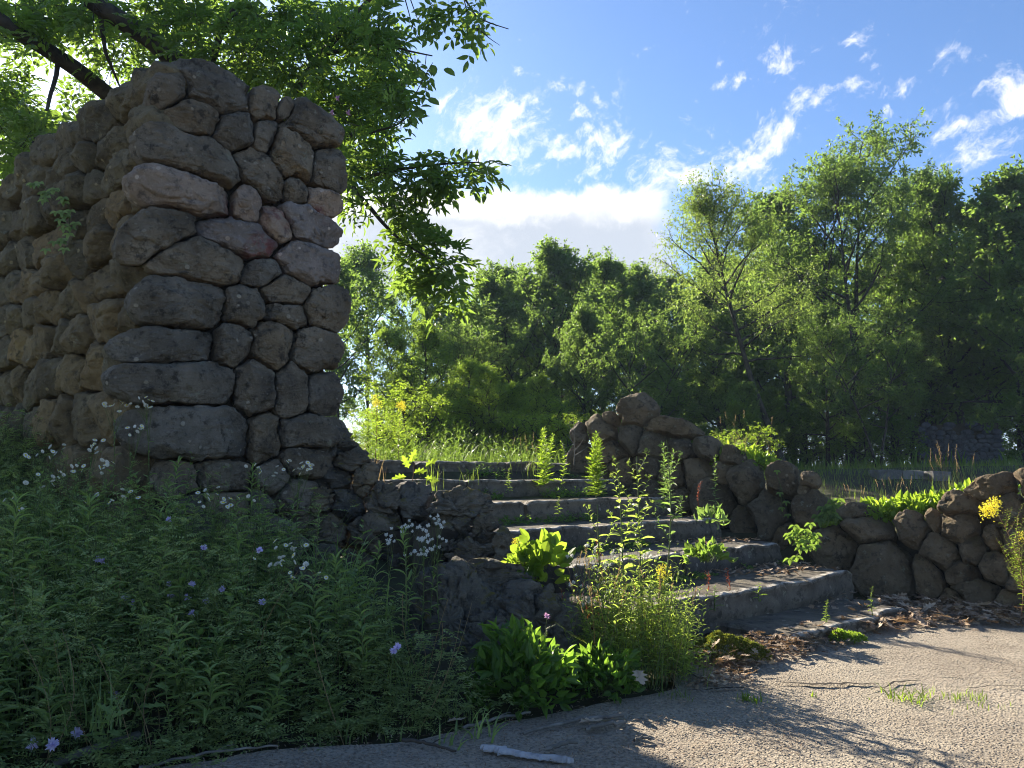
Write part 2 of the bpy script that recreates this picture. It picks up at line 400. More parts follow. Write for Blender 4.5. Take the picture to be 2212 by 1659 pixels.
# ------------------------------------------------------------------ terrain
PAVE_L = [(-3.2, 1.8), (-1.75, 3.0), (-1.0, 3.42), (-.4, 3.52), (.33, 3.98), (.85, 4.35), (1.0, 4.75)]
def wallY(X):   # line of the low wall on the right
    return np.interp(X, [2.6, 3.1, 4.0, 5.0, 7.0, 12.0], [7.9, 7.35, 7.25, 6.75, 6.0, 4.5])
def Hgt(X, Y):
    X = np.asarray(X, float); Y = np.asarray(Y, float)
    u = X*.755+Y*.656; v = -X*.656+Y*.755
    terr = 1.27 + .06*np.sin(X*.31+1)*np.cos(Y*.23)
    # staircase slope
    stair = np.clip((v-3.5)/(6.9-3.5), 0, 1)*1.20 - .0
    stair = np.where(v > 7.0, terr, stair)
    # left of the stairs
    left = sstep(Y+.25*np.minimum(X, 0)*-1, 3.2, 6.4)*.50
    left = np.where(v > 5.9, left + (terr-left)*sstep(v, 6.0, 8.5), left)
    edge = np.interp(X, [p[0] for p in PAVE_L], [p[1] for p in PAVE_L])
    left = left*sstep(Y-edge, 0.0, .8)
    # right terrace behind the wall
    wy = wallY(X); back = Y-wy
    right = sstep(back, .42, .75)*(.52+.14*sstep(X, 3.4, 4.8)) + sstep(back, 1.2, 6.5)*(.45)
    z = np.where(u < 3.3, left, np.where(u > 7.15, right, stair))
    k = sstep(u, 7.3, 7.7); z = np.where((u > 7.15) & (u < 7.7), stair*(1-k)+right*k, z)
    k = sstep(u, 3.1, 3.5); z = np.where((u > 3.1) & (u < 3.5), left*(1-k)+stair*k, z)
    far = sstep(Y, 10.5, 13.5); z = z*(1-far)+terr*far
    front = sstep(v, 2.4, 2.8); z = np.where(u > 3.3, z*front, z)
    z = np.where((u > 7.0), np.where(Y < wy+.1, np.minimum(z, 0), z), z)
    z = z - .035*(1-sstep(z, 0.0, .06))
    return z
def hz(x, y): return float(Hgt(np.array([x]), np.array([y]))[0])
def axis(lo, hi, step, far, k):
    a = list(np.arange(lo, hi+1e-6, step)); s = step; x = hi
    while x < far: s *= k; x += s; a.append(x)
    s = step; x = lo
    while x > -far: s *= k; x -= s; a.insert(0, x)
    return np.array(a)
xs = axis(-6, 8, .09, 900, 1.22); ys = axis(0, 13, .09, 900, 1.22)
XX, YY = np.meshgrid(xs, ys); ZZ = Hgt(XX, YY)
ZZ = ZZ + (fbm(np.stack([XX*1.7, YY*1.7, XX*0], -1), 3)-.5)*.07*sstep(ZZ, .02, .2)
mb = MB(); nx = len(xs); ny = len(ys)
i = np.arange(ny-1)[:, None]*nx; j = np.arange(nx-1)[None]
mb.add(np.stack([XX, YY, ZZ], -1).reshape(-1, 3), np.stack([i+j, i+j+1, i+nx+j+1, i+nx+j], -1).reshape(-1, 4), None, 0, True)
M_soil = plain_mat('soil', (.040, .032, .020), (.055, .060, .022), 3, .95, .8, 30)
structure('ground', mb, M_soil)

# pavement sheet with rough aggregate
m_, t_, o_ = mat('asphalt'); tc_ = t_.new('ShaderNodeTexCoord'); v_ = tc_.outputs['Object']
n1 = t_.noise(v_, 1.1, 5, .6); n2 = t_.noise(v_, 150, 4, .7); n4 = t_.noise(v_, 14, 6, .7)
vor = t_.new('ShaderNodeTexVoronoi'); vor.inputs['Scale'].default_value = 70; t_.l.new(v_, vor.inputs['Vector'])
sc_ = t_.new('ShaderNodeSeparateColor'); t_.l.new(vor.outputs['Color'], sc_.inputs[0])
c = t_.mix(t_.smooth(n1, .35, .65), (.250, .208, .158), (.350, .300, .232))
c = t_.mix(t_.math('MULTIPLY', t_.smooth(sc_.outputs[0], .55, .95), .55), c, (.32, .28, .225))
n5 = t_.noise(v_, 60, 3, .6); c = t_.mix(t_.math('MULTIPLY', t_.smooth(n5, .54, .64), .5), c, (.07, .058, .046))
c = t_.mix(t_.math('MULTIPLY', t_.smooth(n5, .45, .36), .5), c, (.40, .35, .28))
c = t_.mix(t_.math('MULTIPLY', t_.smooth(n4, .55, .75), .5), c, (.075, .063, .050))
pb = t_.new('ShaderNodeBsdfPrincipled'); t_.l.new(c, pb.inputs['Base Color']); pb.inputs['Roughness'].default_value = .9
pb.inputs['Specular IOR Level'].default_value = .2
hh = t_.math('ADD', t_.math('MULTIPLY', t_.smooth(vor.outputs['Distance'], .55, .05), 1.0), t_.math('MULTIPLY', n2, .5))
hh = t_.math('ADD', hh, t_.math('MULTIPLY', t_.noise(v_, 30, 5, .7), 1.4))
bn_ = t_.new('ShaderNodeBump'); bn_.inputs['Strength'].default_value = 1.0; bn_.inputs['Distance'].default_value = .014
t_.l.new(hh, bn_.inputs['Height']); t_.l.new(bn_.outputs[0], pb.inputs['Normal']); t_.l.new(pb.outputs[0], o_.inputs[0])
M_asph = m_
def strip_sheet(Yv, Lf, Rf, n, zf):
    mb = MB(); A = []
    for y in Yv:
        a, b = Lf(y), Rf(y); x = a+(b-a)*np.linspace(0, 1, n); A.append(np.stack([x, np.full(n, y), zf(x, y)], -1))
    A = np.array(A); i = np.arange(len(Yv)-1)[:, None]*n; j = np.arange(n-1)[None]
    mb.add(A.reshape(-1, 3), np.stack([i+j, i+j+1, i+n+j+1, i+n+j], -1).reshape(-1, 4), None, 0, True); return mb
pl = np.array(PAVE_L)
def Lf(y):
    a = np.interp(y, pl[:, 1], pl[:, 0]) if y < 4.75 else 1.0+(y-4.75)*.1
    if y < 1.8: a = -3.2-(1.8-y)*.6
    return a + .10*(fbm([[y*3, 1, 2]], 5)[0]-.5)*2
def Rf(y):
    xx = np.linspace(3.0, 14, 200); ww = wallY(xx)+.1
    if y < 4.4: return 14.0
    return float(np.interp(-y, -ww, xx)) if y < 7.35 else 3.4
yv = np.concatenate([np.linspace(-14, 1.5, 30), np.linspace(1.55, 5.5, 160), np.linspace(5.55, 7.4, 60)])
pave = strip_sheet(yv, Lf, Rf, 260, lambda x, y: (fbm(np.stack([x*9, np.full_like(x, y)*9, x*0], -1), 9, 4, .6)-.5)*.016)
structure('pavement', pave, M_asph)
# crack across the pavement
mb = MB(); r = np.random.default_rng(5)
M_crack = plain_mat('crack_soil', (.012, .010, .008), (.03, .022, .015), 20, 1, .5)
def crack(p0, p1, w0):
    n = 60; t = np.linspace(0, 1, n); x = p0[0]+(p1[0]-p0[0])*t; y = p0[1]+(p1[1]-p0[1])*t + (fbm(np.stack([x*6, x*0, x*0], -1), 2)-.5)*.16
    wd = w0*(.25+fbm(np.stack([x*9, x*0+4, x*0], -1), 8)*1.2)*np.sin(np.pi*np.clip(t*.98+.01, 0, 1))**.4
    z = np.full(n, .0145)
    V = np.concatenate([np.stack([x, y-wd/2, z], -1), np.stack([x, y+wd/2, z], -1)]); k = np.arange(n-1)
    mb.add(V, np.stack([k, k+1, k+n+1, k+n], -1))
crack(G(1480, 1492)[:2], G(1660, 1490)[:2], .018); crack(G(1680, 1483)[:2], G(1890, 1477)[:2], .035)
crack(G(1870, 1488)[:2], G(1990, 1476)[:2], .022); crack(G(2040, 1488)[:2], G(2260, 1484)[:2], .012)
structure('pavement_crack', mb, M_crack)

# ------------------------------------------------------------------ stones
M_pier = stone_mat('pier_stone', (.175, .148, .108), (.300, .262, .200), (.042, .037, .030), .45, .0, .22, None, .8, bumpd=.055)
RED = [(P(470, 455, 5.55), .16), (P(560, 545, 5.65), .20), (P(590, 478, 5.75), .17), (P(680, 470, 6.0), .16), (P(700, 620, 6.1), .12)]
M_pier_red = stone_mat('pier_stone_red', (.225, .185, .150), (.325, .270, .225), (.080, .066, .060), .2, .0, .3, RED)
M_side = stone_mat('side_stone', (.200, .150, .080), (.270, .215, .120), (.070, .055, .032), .3, .0, .15, bumpd=.035)
M_wallst = stone_mat('wall_stone', (.130, .098, .058), (.205, .162, .105), (.042, .034, .024), .35, .25, .15, bumpd=.035)
M_rubble = stone_mat('rubble_stone', (.120, .106, .082), (.225, .195, .145), (.034, .031, .027), .40, .9, .1, None, 1.4, .035)
M_mortar = plain_mat('mortar', (.040, .032, .024), (.075, .062, .045), 9, .95, .8, 30)
M_step = stone_mat('step_stone', (.085, .074, .058), (.160, .138, .108), (.032, .028, .022), .35, .12, .35, None, 0, .012, sunlit_edge=(.52, .48, .42))  # pale nosing colour paints in the bright sunlit step edges
M_pale = stone_mat('pale_stone', (.19, .18, .165), (.26, .25, .225), (.10, .09, .08), .1, 0, .1)

def pack(seeds, nt=48, gap=.94, grow=1.16):
    """seeds: (cx,cy,hw,hh,ang) ellipses in picture px; returns outlines that press against each other"""
    S = []
    for s in seeds:
        cx, cy, hw, hh = s[:4]; a = math.radians(s[4] if len(s) > 4 else 0)
        S.append((cx, cy, np.array([[math.cos(a)/hw, math.sin(a)/hw], [-math.sin(a)/hh, math.cos(a)/hh]])))
    outs = []
    th = np.linspace(0, 2*math.pi, nt, endpoint=False)
    for k, (cx, cy, M) in enumerate(S):
        Mi = np.linalg.inv(M); R = []
        near = [q for q, s in enumerate(S) if q != k and abs(s[0]-cx) < seeds[q][2]+seeds[k][2]+60 and abs(s[1]-cy) < seeds[q][3]+seeds[k][3]+80]
        rr = np.linspace(.3, grow, 60)
        e = np.stack([np.cos(th), np.sin(th)], -1)@Mi.T   # unit-ellipse direction vectors
        pts = np.array([cx, cy]) + e[:, None]*rr[None, :, None]
        ok = np.ones((nt, 60), bool)
        for q in near:
            dq = np.linalg.norm((pts-np.array([S[q][0], S[q][1]]))@S[q][2].T, axis=-1)
            ok &= dq > rr[None]
        first = np.where(ok.all(1), 59, np.argmin(ok, 1)); R = rr[np.maximum(first, 1)]
        R = np.minimum(R, grow)*gap
        R = (np.roll(R, 1)+2*R+np.roll(R, -1))/4
        outs.append(np.array([cx, cy]) + e*R[:, None])
    return outs
def stone_blob(mb, center, ring, nrm, T, seed, nphi=22, a=.42, b=.62, facets=5, rough=.035, layer=0.0, tilt=None):
    """ring: (nt,3) outline points round center; nrm: outward normal; T: half thickness"""
    r = np.random.default_rng(seed); center = np.asarray(center, float); nt = len(ring)
    ph = np.linspace(math.pi/2, -math.pi/2, nphi+1)[1:-1]
    c = np.cos(ph)**a; s = np.sign(np.sin(ph))*np.abs(np.sin(ph))**b
    rel = (ring-center)
    V = rel[None]*c[:, None, None] + nrm*(T*s)[:, None, None]
    V = V.reshape(-1, 3); V = np.concatenate([[nrm*T], V, [-nrm*T]])
    size = np.linalg.norm(rel, axis=1).mean()
    for q in range(facets):
        n = unit(nrm*r.uniform(.5, 1.3) + unit(rel[r.integers(nt)])*r.uniform(.2, .95) + r.normal(0, .15, 3))
        h = V@n; cut = h.max()*r.uniform(.74, .95); ex = np.maximum(h-cut, 0); V = V - n*(ex*.95)[:, None]
    un = unit(V); W = center+V
    dsp = (fbm(W*(1.1/size)+seed*3.7, seed, 5, .55)-.5)*2*rough*size*2.2 + (fbm(W*12+seed, seed+5, 5, .62)-.5)*.062*min(1, size/.2) - .014*sstep(.05-np.abs(fbm(W*5+seed*2, seed+8, 4)-.5), 0, .05)*min(1, size/.2)
    if layer:
        q = W@unit(np.array([.25, -.15, 1.0])) + (fbm(W*2.4, seed+3)-.5)*.30
        ly = fbm(np.stack([W[:, 0]*2, W[:, 1]*2, q*15], -1), seed+9, 4, .6)
        dsp = dsp + (np.abs(ly-.5)*2-.35)*layer - layer*.9*sstep(.12-np.abs(fbm(W*3.3+5, seed+2, 4)-.5)*3, 0, .12)
    W = W + un*dsp[:, None]
    m = nphi-1; F_ = []
    i = 1+np.arange(m-1)[:, None]*nt; j = np.arange(nt)[None]; j2 = (j+1) % nt
    q = np.stack([i+j, i+nt+j, i+nt+j2, i+j2], -1).reshape(-1, 4)
    mb.add(W, q, None, 0, True)
    base = mb.n-len(W); k = np.arange(nt)
    f1 = np.stack([np.full(nt, 0), 1+k, 1+(k+1) % nt], -1); L = len(W)-1; o0 = 1+(m-1)*nt
    f2 = np.stack([np.full(nt, L), o0+(k+1) % nt, o0+k], -1)
    mb.f.append((np.concatenate([f1, f2])+base, 0, True))
def plane_hit(x, y, p0, n):
    r = ray(x, y); o = np.array([0, 0, EYE]); t = np.dot(p0-o, n)/np.dot(r, n); return o+r*t

# ---- pier front face seeds (picture px)
FRONT = [(458,194,92,42,27),(372,188,44,36,-35),(568,227,34,36,0),(616,237,20,22,0),(671,271,62,42,32),(422,253,56,42,10),(510,279,45,40,0),(572,290,24,40,0),
 (422,341,114,52,22),(634,335,50,62,12),(566,378,72,38,50),(708,367,34,56,-8),(640,412,25,42,-22),(697,436,38,36,15),(403,414,106,50,14),
 (535,440,28,46,-5),(597,482,33,44,-25),(665,478,70,40,30),(348,500,84,50,-26),(510,507,96,38,17),(426,563,106,48,10),(567,588,44,27,-5),
 (667,572,70,44,20),(396,655,95,54,4),(528,659,45,44,-15),(620,626,48,33,5),(622,680,50,25,12),(706,662,42,52,0),(367,747,108,38,-2),
 (506,743,40,43,0),(590,742,43,54,8),(680,756,48,48,0),(388,828,128,49,2),(554,836,42,62,-5),(630,848,36,58,0),(697,850,36,47,0),
 (411,931,125,58,3),(572,943,33,54,0),(668,930,70,34,0),(481,1029,62,34,3),(385,1040,45,44,0),(493,1088,54,27,0),(563,1094,24,32,0),
 (590,1030,34,36,0),(660,1000,50,30,0),(430,1140,46,28,0),(510,1145,48,30,0),(590,1150,40,30,0),(640,1070,40,36,0),(410,1085,36,24,0),(500,1200,60,34,0),(600,1200,50,34,0)]
PC = UV(1.55, 5.54, 0)                     # front left corner of the pier
nF = -VV.copy(); p0F = UV(2, 5.50, 0)
WD = unit(np.array([-.77, .638, 0])); nS = unit(np.array([-.638, -.77, 0])); p0S = PC + nS*.02
pier = thing('stone_pier', 'tall ruined pier of large rounded boulders with a receding side wall', 'stone pier', (PC[0], PC[1], 0))
outs = pack(FRONT, 110, .94, 1.32)
for k, (sd, ol) in enumerate(zip(FRONT, outs)):
    c3 = plane_hit(sd[0], sd[1], p0F, nF); ring = np.array([plane_hit(x, y, p0F, nF) for x, y in ol])
    sz = min(sd[2], sd[3])/F*5.6
    T = np.clip(sz*.95, .12, .30); c3 = c3 - nF*.06; ring = ring - nF*.06
    mb = MB(); stone_blob(mb, c3, ring, nF, T*1.02, 100+k, 54, .37, .60, 6, .036)
    isred = k in (14, 15, 16, 17, 19, 22, 13)
    part('stone', mb, M_pier_red if isred else M_pier, pier, 'stone with a red paint stain' if isred and k in (14, 16, 19) else None)
# ---- pier side wall seeds: rows in wall coordinates, projected on the side face
r = np.random.default_rng(21); cand = []
z = .35
while z < 3.85:
    rowh = r.uniform(.26, .40); s = r.uniform(-.1, .1)+.10
    while s < (3.3 if z < 3.5 else 2.6):
        wd = r.uniform(.22, .50); cand.append((s+wd/2, z+rowh/2+r.uniform(-.06, .06), wd/2, rowh/2, r.uniform(-18, 18))); s += wd
    z += rowh*.97
def topz(s): return 3.93
outs = pack([(a*1000, -b*1000, c_*1000, d*1000, e) for a, b, c_, d, e in cand], 72, .95, 1.34)
rest = MB(); nside = 0
for k, (sd, ol) in enumerate(zip(cand, outs)):
    f = lambda s, z_: p0S + WD*s + np.array([0, 0, z_])
    jit = r.uniform(-.08, .03)
    c3 = f(sd[0], sd[1]) + nS*jit; ring = np.array([f(x/1000, -y/1000) for x, y in ol]) + nS*jit
    tgt = MB() if (nside < 46 and sd[0] < 2.6 and sd[1] > .9) else rest
    stone_blob(tgt, c3-nS*.06, ring-nS*.06, nS, .17+r.uniform(0, .05), 300+k, 32, .40, .62, 6, .045)
    if tgt is not rest: part('stone', tgt, M_side, pier); nside += 1
# top rim stones for an uneven skyline
RIM = [(.15, 4.0, .22, .12), (.60, 3.98, .24, .13), (1.08, 4.0, .25, .13), (1.55, 3.97, .22, .14), (2.03, 3.95, .26, .13), (2.5, 3.88, .24, .14), (2.95, 3.88, .22, .14), (3.3, 3.80, .2, .16)]
for k, (s, z_, a_, b_) in enumerate(RIM):
    c3 = p0S + WD*s - nS*.1 + np.array([0, 0, z_]); th = np.linspace(0, 2*math.pi, 40, endpoint=False)
    ring = c3 + WD*np.cos(th)[:, None]*a_ + np.array([0, 0, 1])*np.sin(th)[:, None]*b_
    stone_blob(rest, c3, ring, nS, .2, 700+k, 16, .45, .65, 5, .05)
o = part('stone', rest, M_side, pier); o['kind'] = 'stuff'; o['label'] = 'small fieldstones of the side wall'
# mortar core, slightly uneven, built as a displaced grid box
def lump_box(mb, base, ex, ey, h, n=(16, 26, 40), amp=.05, seed=1, topf=None, z0=0.0):
    """box with corner base, edge vectors ex, ey (3-D), height h, surfaces displaced by noise"""
    def face(o, a, b, na, nb):
        A = np.linspace(0, 1, na+1)[:, None, None]; B = np.linspace(0, 1, nb+1)[None, :, None]
        Pn = o + A*a + B*b; Pn = Pn.reshape(-1, 3)
        dd = np.stack([fbm(Pn*2.3+s_*9, seed+s_, 4)-.5 for s_ in range(3)], -1)*2*amp
        i = np.arange(na)[:, None]*(nb+1); j = np.arange(nb)[None]
        mb.add(Pn+dd, np.stack([i+j, i+j+1, i+nb+1+j+1, i+nb+1+j], -1).reshape(-1, 4), None, 0, True)
    up = np.array([0, 0, h]); o = np.asarray(base, float)+np.array([0, 0, z0])
    face(o, ex, up, n[0], n[2]); face(o+ey, ex, up, n[0], n[2]); face(o, ey, up, n[1], n[2]); face(o+ex, ey, up, n[1], n[2]); face(o+up, ex, ey, n[0], n[1])
core = MB()
lump_box(core, PC + UU*.10 + VV*.10, UU*1.22, WD*3.3, 3.86, amp=.04)
part('mortar', core, M_mortar, pier)

# ---- rubble left of the stairs
def surfL(x, y):
    if y > 1235: return 4.72
    return float(np.interp(x, [560, 700, 800, 900, 1000, 1120], [5.85, 6.15, 6.1, 6.2, 5.95, 5.8])) - .30*sstep(np.array(float(y)), 1120, 1235)
def rock_group(seeds, Yf, parent, material, T=1.0, seed=0, nt=48, nphi=22, rough=.04, layer=0, gap=.96, back=None, labels={}, facets=5, grow=1.16, tilt=.35, name='stone'):
    outs = pack(seeds, nt, gap, grow)
    for k, (sd, ol) in enumerate(zip(seeds, outs)):
        Y = Yf(sd[0], sd[1]); c3 = P(sd[0], sd[1], Y); ring = np.array([P(x, y, Y) for x, y in ol])
        n = unit(np.array([-c3[0]*.12, -1, tilt])); 
        # keep outline, tilt the plane so the top leans back
        rel = ring-c3; rel[:, 1] += rel[:, 2]*tilt; ring = c3+rel
        sz = math.sqrt(sd[2]*sd[3])/F*Y*T
        mb = MB(); stone_blob(mb, c3, ring, n, sz*.85, seed+k, nphi, .45, .65, facets, rough, layer)
        part(name, mb, material, parent, labels.get(k))
RUB = [(638,1010,50,26,0),(712,967,56,28,8),(757,998,36,32,20),(715,1037,62,28,0),(640,1050,40,28,0),(678,1085,52,36,0),(752,1088,40,38,0),(640,1120,44,36,0),
 (783,1040,28,38,0),(705,1150,48,36,0),(620,1185,50,34,0),(700,1215,60,34,0),(800,1155,44,40,0),(820,1085,34,34,0),(560,1235,50,34,0),(640,1250,52,30,0),(760,1220,44,32,0)]
M_cheek = thing('rubble_heap', 'dark heap of broken stones slumped at the foot of the tall pier', 'rubble', (P(700, 1150, 6.0)[0], 6.0, .2))
rock_group(RUB, surfL, M_cheek, M_rubble, 1.25, 800, 72, 36, .12, .06, 1.0, facets=8, grow=1.3)
LOWS = [(884,1099,50,42,-10),(983,1100,70,30,-6),(968,1138,58,36,0),(1045,1148,30,36,0),(1084,1180,26,34,-20),(1023,1196,66,26,5),(900,1155,46,34,0),(850,1120,30,30,0),(905,1205,60,34,0),(1080,1215,44,24,0),(970,1180,40,20,0)]
lowwall = thing('ruined_cheek_wall', 'low crumbling mossy wall of weathered stones left of the steps', 'ruined wall', (P(980, 1150, 5.5)[0], 5.5, .2))
rock_group(LOWS, surfL, lowwall, M_rubble, 1.2, 850, 80, 40, .12, .06, 1.0, facets=8, grow=1.3)
# big weathered rock in front
fr = thing('weathered_rock', 'large dark layered rock with orange moss on top beside the lowest steps', 'rock', (P(1000, 1340, 4.7)[0], 4.7, 0))
mb = MB()
FR = [(978,1352,112,118,0),(1150,1345,112,78,4),(1052,1268,110,40,6),(1060,1395,90,70,0),(1000,1250,70,34,-8),(1215,1372,60,56,0)]
for k, sd in enumerate(FR):
    Y = [4.72, 4.85, 5.0, 4.7, 4.95, 4.95][k]
    th = np.linspace(0, 2*math.pi, 110, endpoint=False); c3 = P(sd[0], sd[1], Y)
    a = math.radians(-sd[4]); hw, hh = sd[2]/F*Y, sd[3]/F*Y
    ring = c3 + np.stack([np.cos(th)*hw, np.sin(th)*hh*.35, np.sin(th)*hh + np.cos(th)*hw*math.tan(a)], -1)*1.04
    stone_blob(mb, c3, ring, unit(np.array([0, -1, .3])), .95*math.sqrt(hw*hh), 900+k, 80, .42, .6, 7, .12, .075)
part('rock_face', mb, M_rubble, fr)
mb = MB()
for k, sd in enumerate([(1035,1240,52,13,6),(1000,1252,40,12,-4),(1075,1262,48,13,10),(975,1236,24,10,0),(1160,1300,46,11,-4),(1215,1318,40,13,6),(1100,1238,34,11,0),(1050,1226,40,10,4)]):
    Y = 5.0; c3 = P(sd[0], sd[1], Y); th = np.linspace(0, 2*math.pi, 60, endpoint=False); hw, hh = sd[2]/F*Y, sd[3]/F*Y
    ring = c3 + np.stack([np.cos(th)*hw, np.sin(th)*.04, np.sin(th)*hh-np.cos(th)*hw*math.tan(math.radians(sd[4]))], -1)
    stone_blob(mb, c3, ring, unit(np.array([0, -1, .35])), .16, 940+k, 26, .5, .6, 4, .08, .02)
part('ledge', mb, M_rubble, fr)
# dark core behind the rubble
mb = MB()
lump_box(mb, UV(3.1, 3.9, 0), UU*.6, VV*1.7, .35, (12, 30, 12), .09, 4)
lump_box(mb, UV(3.15, 4.75, .3), UU*.6, VV*1.0, .45, (12, 20, 10), .09, 5)
part('rubble_core', mb, M_mortar, lowwall)

# ---- right hand pile and wall
def surfR(x, y): return float(np.interp(x, [1240, 1500, 1620, 1750, 1850, 1950, 2100, 2260], [9.9, 9.25, 8.75, 8.1, 7.65, 7.4, 7.0, 6.6]))
PILE = [(1375,894,42,30,-22),(1322,908,24,14,0),(1302,934,34,30,30),(1254,941,18,22,0),(1364,944,28,32,0),(1412,962,37,32,0),(1448,925,60,17,8),
 (1254,993,24,34,20),(1317,980,36,28,0),(1342,1024,42,30,0),(1404,1013,42,26,0),(1468,972,34,22,10),(1507,1027,31,38,0),(1450,1030,34,34,0),(1530,972,34,22,14),(1400,1060,44,24,0),(1470,1082,36,24,0),(1300,1030,26,22,0),
 (1580,990,30,20,20),(1570,1018,26,24,0),(1262,1040,22,18,0)]
pile = thing('boulder_pile', 'heap of rounded boulders with a pointed cap stone at the top right of the steps', 'boulder pile', (P(1380, 1050, 9.5)[0], 9.5, .9))
rock_group(PILE, surfR, pile, M_wallst, 1.0, 1000, 76, 38, .042, 0, .95, facets=8, grow=1.3)
WALL = [(1617,1049,40,44,0),(1691,1043,38,36,0),(1747,1040,22,18,0),(1738,1060,18,14,0),(1661,1110,54,54,0),(1749,1106,40,42,0),(1544,1084,46,42,0),(1700,1160,34,30,0),(1610,1130,30,36,0),
 (1804,1180,48,50,0),(1874,1146,64,30,8),(1971,1146,36,34,0),(1911,1230,64,60,0),(2032,1194,40,40,0),(2021,1126,19,24,0),(2079,1092,44,26,-6),(2068,1139,40,36,0),
 (2100,1190,30,28,0),(2079,1240,38,22,0),(2110,1282,50,28,0),(2156,1056,68,24,-8),(2190,1105,44,38,0),(2156,1226,36,34,0),(2003,1240,32,42,0),(2204,1170,46,40,0),(2150,1165,22,26,0),(2215,1250,44,44,0),(2240,1050,50,30,0),(2060,1290,24,16,0),(2190,1300,44,24,0),(1850,1110,40,18,0),(1790,1125,30,20,0),
 (2290,1110,50,50,0),(2300,1200,50,50,0),(2290,1280,46,40,0)]
wall = thing('boulder_wall', 'low retaining wall of round boulders right of the steps, overgrown on top', 'stone wall', (P(1900, 1280, 7.4)[0], 7.4, 0))
rock_group(WALL, surfR, wall, M_wallst, 1.0, 1100, 84, 42, .038, 0, .95, facets=8, grow=1.3, labels={2: 'small yellowish stone', 3: 'small pale grey stone'})
mb = MB()
pts = [(1500, 9.4, .9, 1.25), (1620, 8.95, .75, 1.10), (1750, 8.3, .55, .95), (1850, 7.9, .25, .62), (1950, 7.65, 0, .62), (2060, 7.35, 0, .85), (2330, 6.8, 0, 1.02)]
for (xa, Ya, za, ha), (xb, Yb, zb, hb) in zip(pts[:-1], pts[1:]):
    a = P(xa, 1025, Ya); b = P(xb, 1025, Yb); a[2] = b[2] = 0
    lump_box(mb, a, b-a, np.array([.2, .5, 0]), (ha+hb)/2-.06, (12, 6, 12), .04, 8)
part('mortar', mb, M_mortar, wall)
mb = MB(); a = P(1262, 1025, 10.15); b = P(1520, 1025, 9.5); a[2] = b[2] = 0
lump_box(mb, a, b-a, np.array([.3, .5, 0]), 1.50, (14, 6, 14), .05, 9)
part('mortar', mb, M_mortar, pile)

# ------------------------------------------------------------------ staircase
RISE = .20; G0 = 3.31; GO = .71
stairs = thing('stone_staircase', 'flight of seven worn stone steps between ruined walls', 'steps', tuple(UV(5.2, 2.6, 0)))
def step_slab(mb, u0, u1, vf, zt, depth, h, seed, wave=0.0):
    nu = max(20, int((u1-u0)/.03)); us = np.linspace(u0, u1, nu)
    prof = []
    rr = .022
    for t in np.linspace(0, 1, 9): prof.append((0+.01*math.sin(t*9), -h+(h-rr)*t))        # front face up
    for t in np.linspace(0, math.pi/2, 6)[1:]: prof.append((rr-rr*math.cos(t), -rr+rr*math.sin(t)))
    for t in np.linspace(0, 1, 26)[1:]: prof.append((rr+(depth-rr)*t, 0))
    prof = np.array(prof); n = len(prof)
    A = []
    for u in us:
        wv = wave*(fbm(np.array([[u*1.3, seed, 0]]), seed)[0]-.5)
        A.append(UV(0, 0, 0)+np.outer(np.full(n, u), UU) + np.outer(vf+wv+prof[:, 0], VV) + np.outer(zt+prof[:, 1], [0, 0, 1]))
    A = np.array(A).reshape(-1, 3)
    edge = np.exp(-((np.tile(prof[:, 0], nu)-.02)/.05)**2)
    d = (fbm(A*5, seed, 5, .6)-.5)
    A = A + np.outer(d*.06*(.35+edge), -VV) + np.outer((fbm(A*4+7, seed+1, 5, .6)-.5)*(.022+.045*edge), [0, 0, 1])
    # chipped ends
    uu = A@UU; en = np.minimum(uu-u0, u1-uu); A = A + np.outer(-.025*np.exp(-np.maximum(en, 0)/.015), [0, 0, 1])
    i = np.arange(nu-1)[:, None]*n; j = np.arange(n-1)[None]
    wv_ = np.exp(-((np.tile(prof[:, 0], nu)-.035)/.045)**2)*(np.tile(prof[:, 1], nu) > -.03)  # mask of the painted sunlight line along the nosing
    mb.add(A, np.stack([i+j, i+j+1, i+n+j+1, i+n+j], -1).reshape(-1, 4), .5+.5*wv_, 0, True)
    for e in (0, nu-1):
        c = A[e*n:(e+1)*n]; mb.add(np.concatenate([c, [c[:9].mean(0)+VV*depth*.5]]), np.array([[k, k+1, n] for k in range(n-1)]))
STEP = []
r = np.random.default_rng(4)
ranges = {1: [(4.9, 6.05), (6.06, 6.62)], 2: [(3.9, 5.75), (5.76, 7.02)], 3: [(4.1, 5.4), (5.41, 7.0)], 4: [(3.5, 5.05), (5.06, 7.05)],
          5: [(3.35, 4.9), (4.91, 7.05)], 6: [(3.3, 4.75), (4.76, 6.1), (6.11, 7.1)], 7: [(3.3, 4.6), (4.61, 5.9), (5.91, 7.1)]}
for k in range(1, 8):
    vf = G0+(k-2)*GO + (.12 if k == 1 else 0); zt = .305+(k-2)*RISE
    if k == 1: zt = .095
    mb = MB()
    for q, (a, b) in enumerate(ranges[k]):
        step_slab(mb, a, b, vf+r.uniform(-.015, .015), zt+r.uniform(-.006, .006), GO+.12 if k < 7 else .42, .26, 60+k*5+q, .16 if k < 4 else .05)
    part('step', mb, M_step, stairs, {1: 'lowest step, nearly flush with the pavement', 7: 'top step'}.get(k))

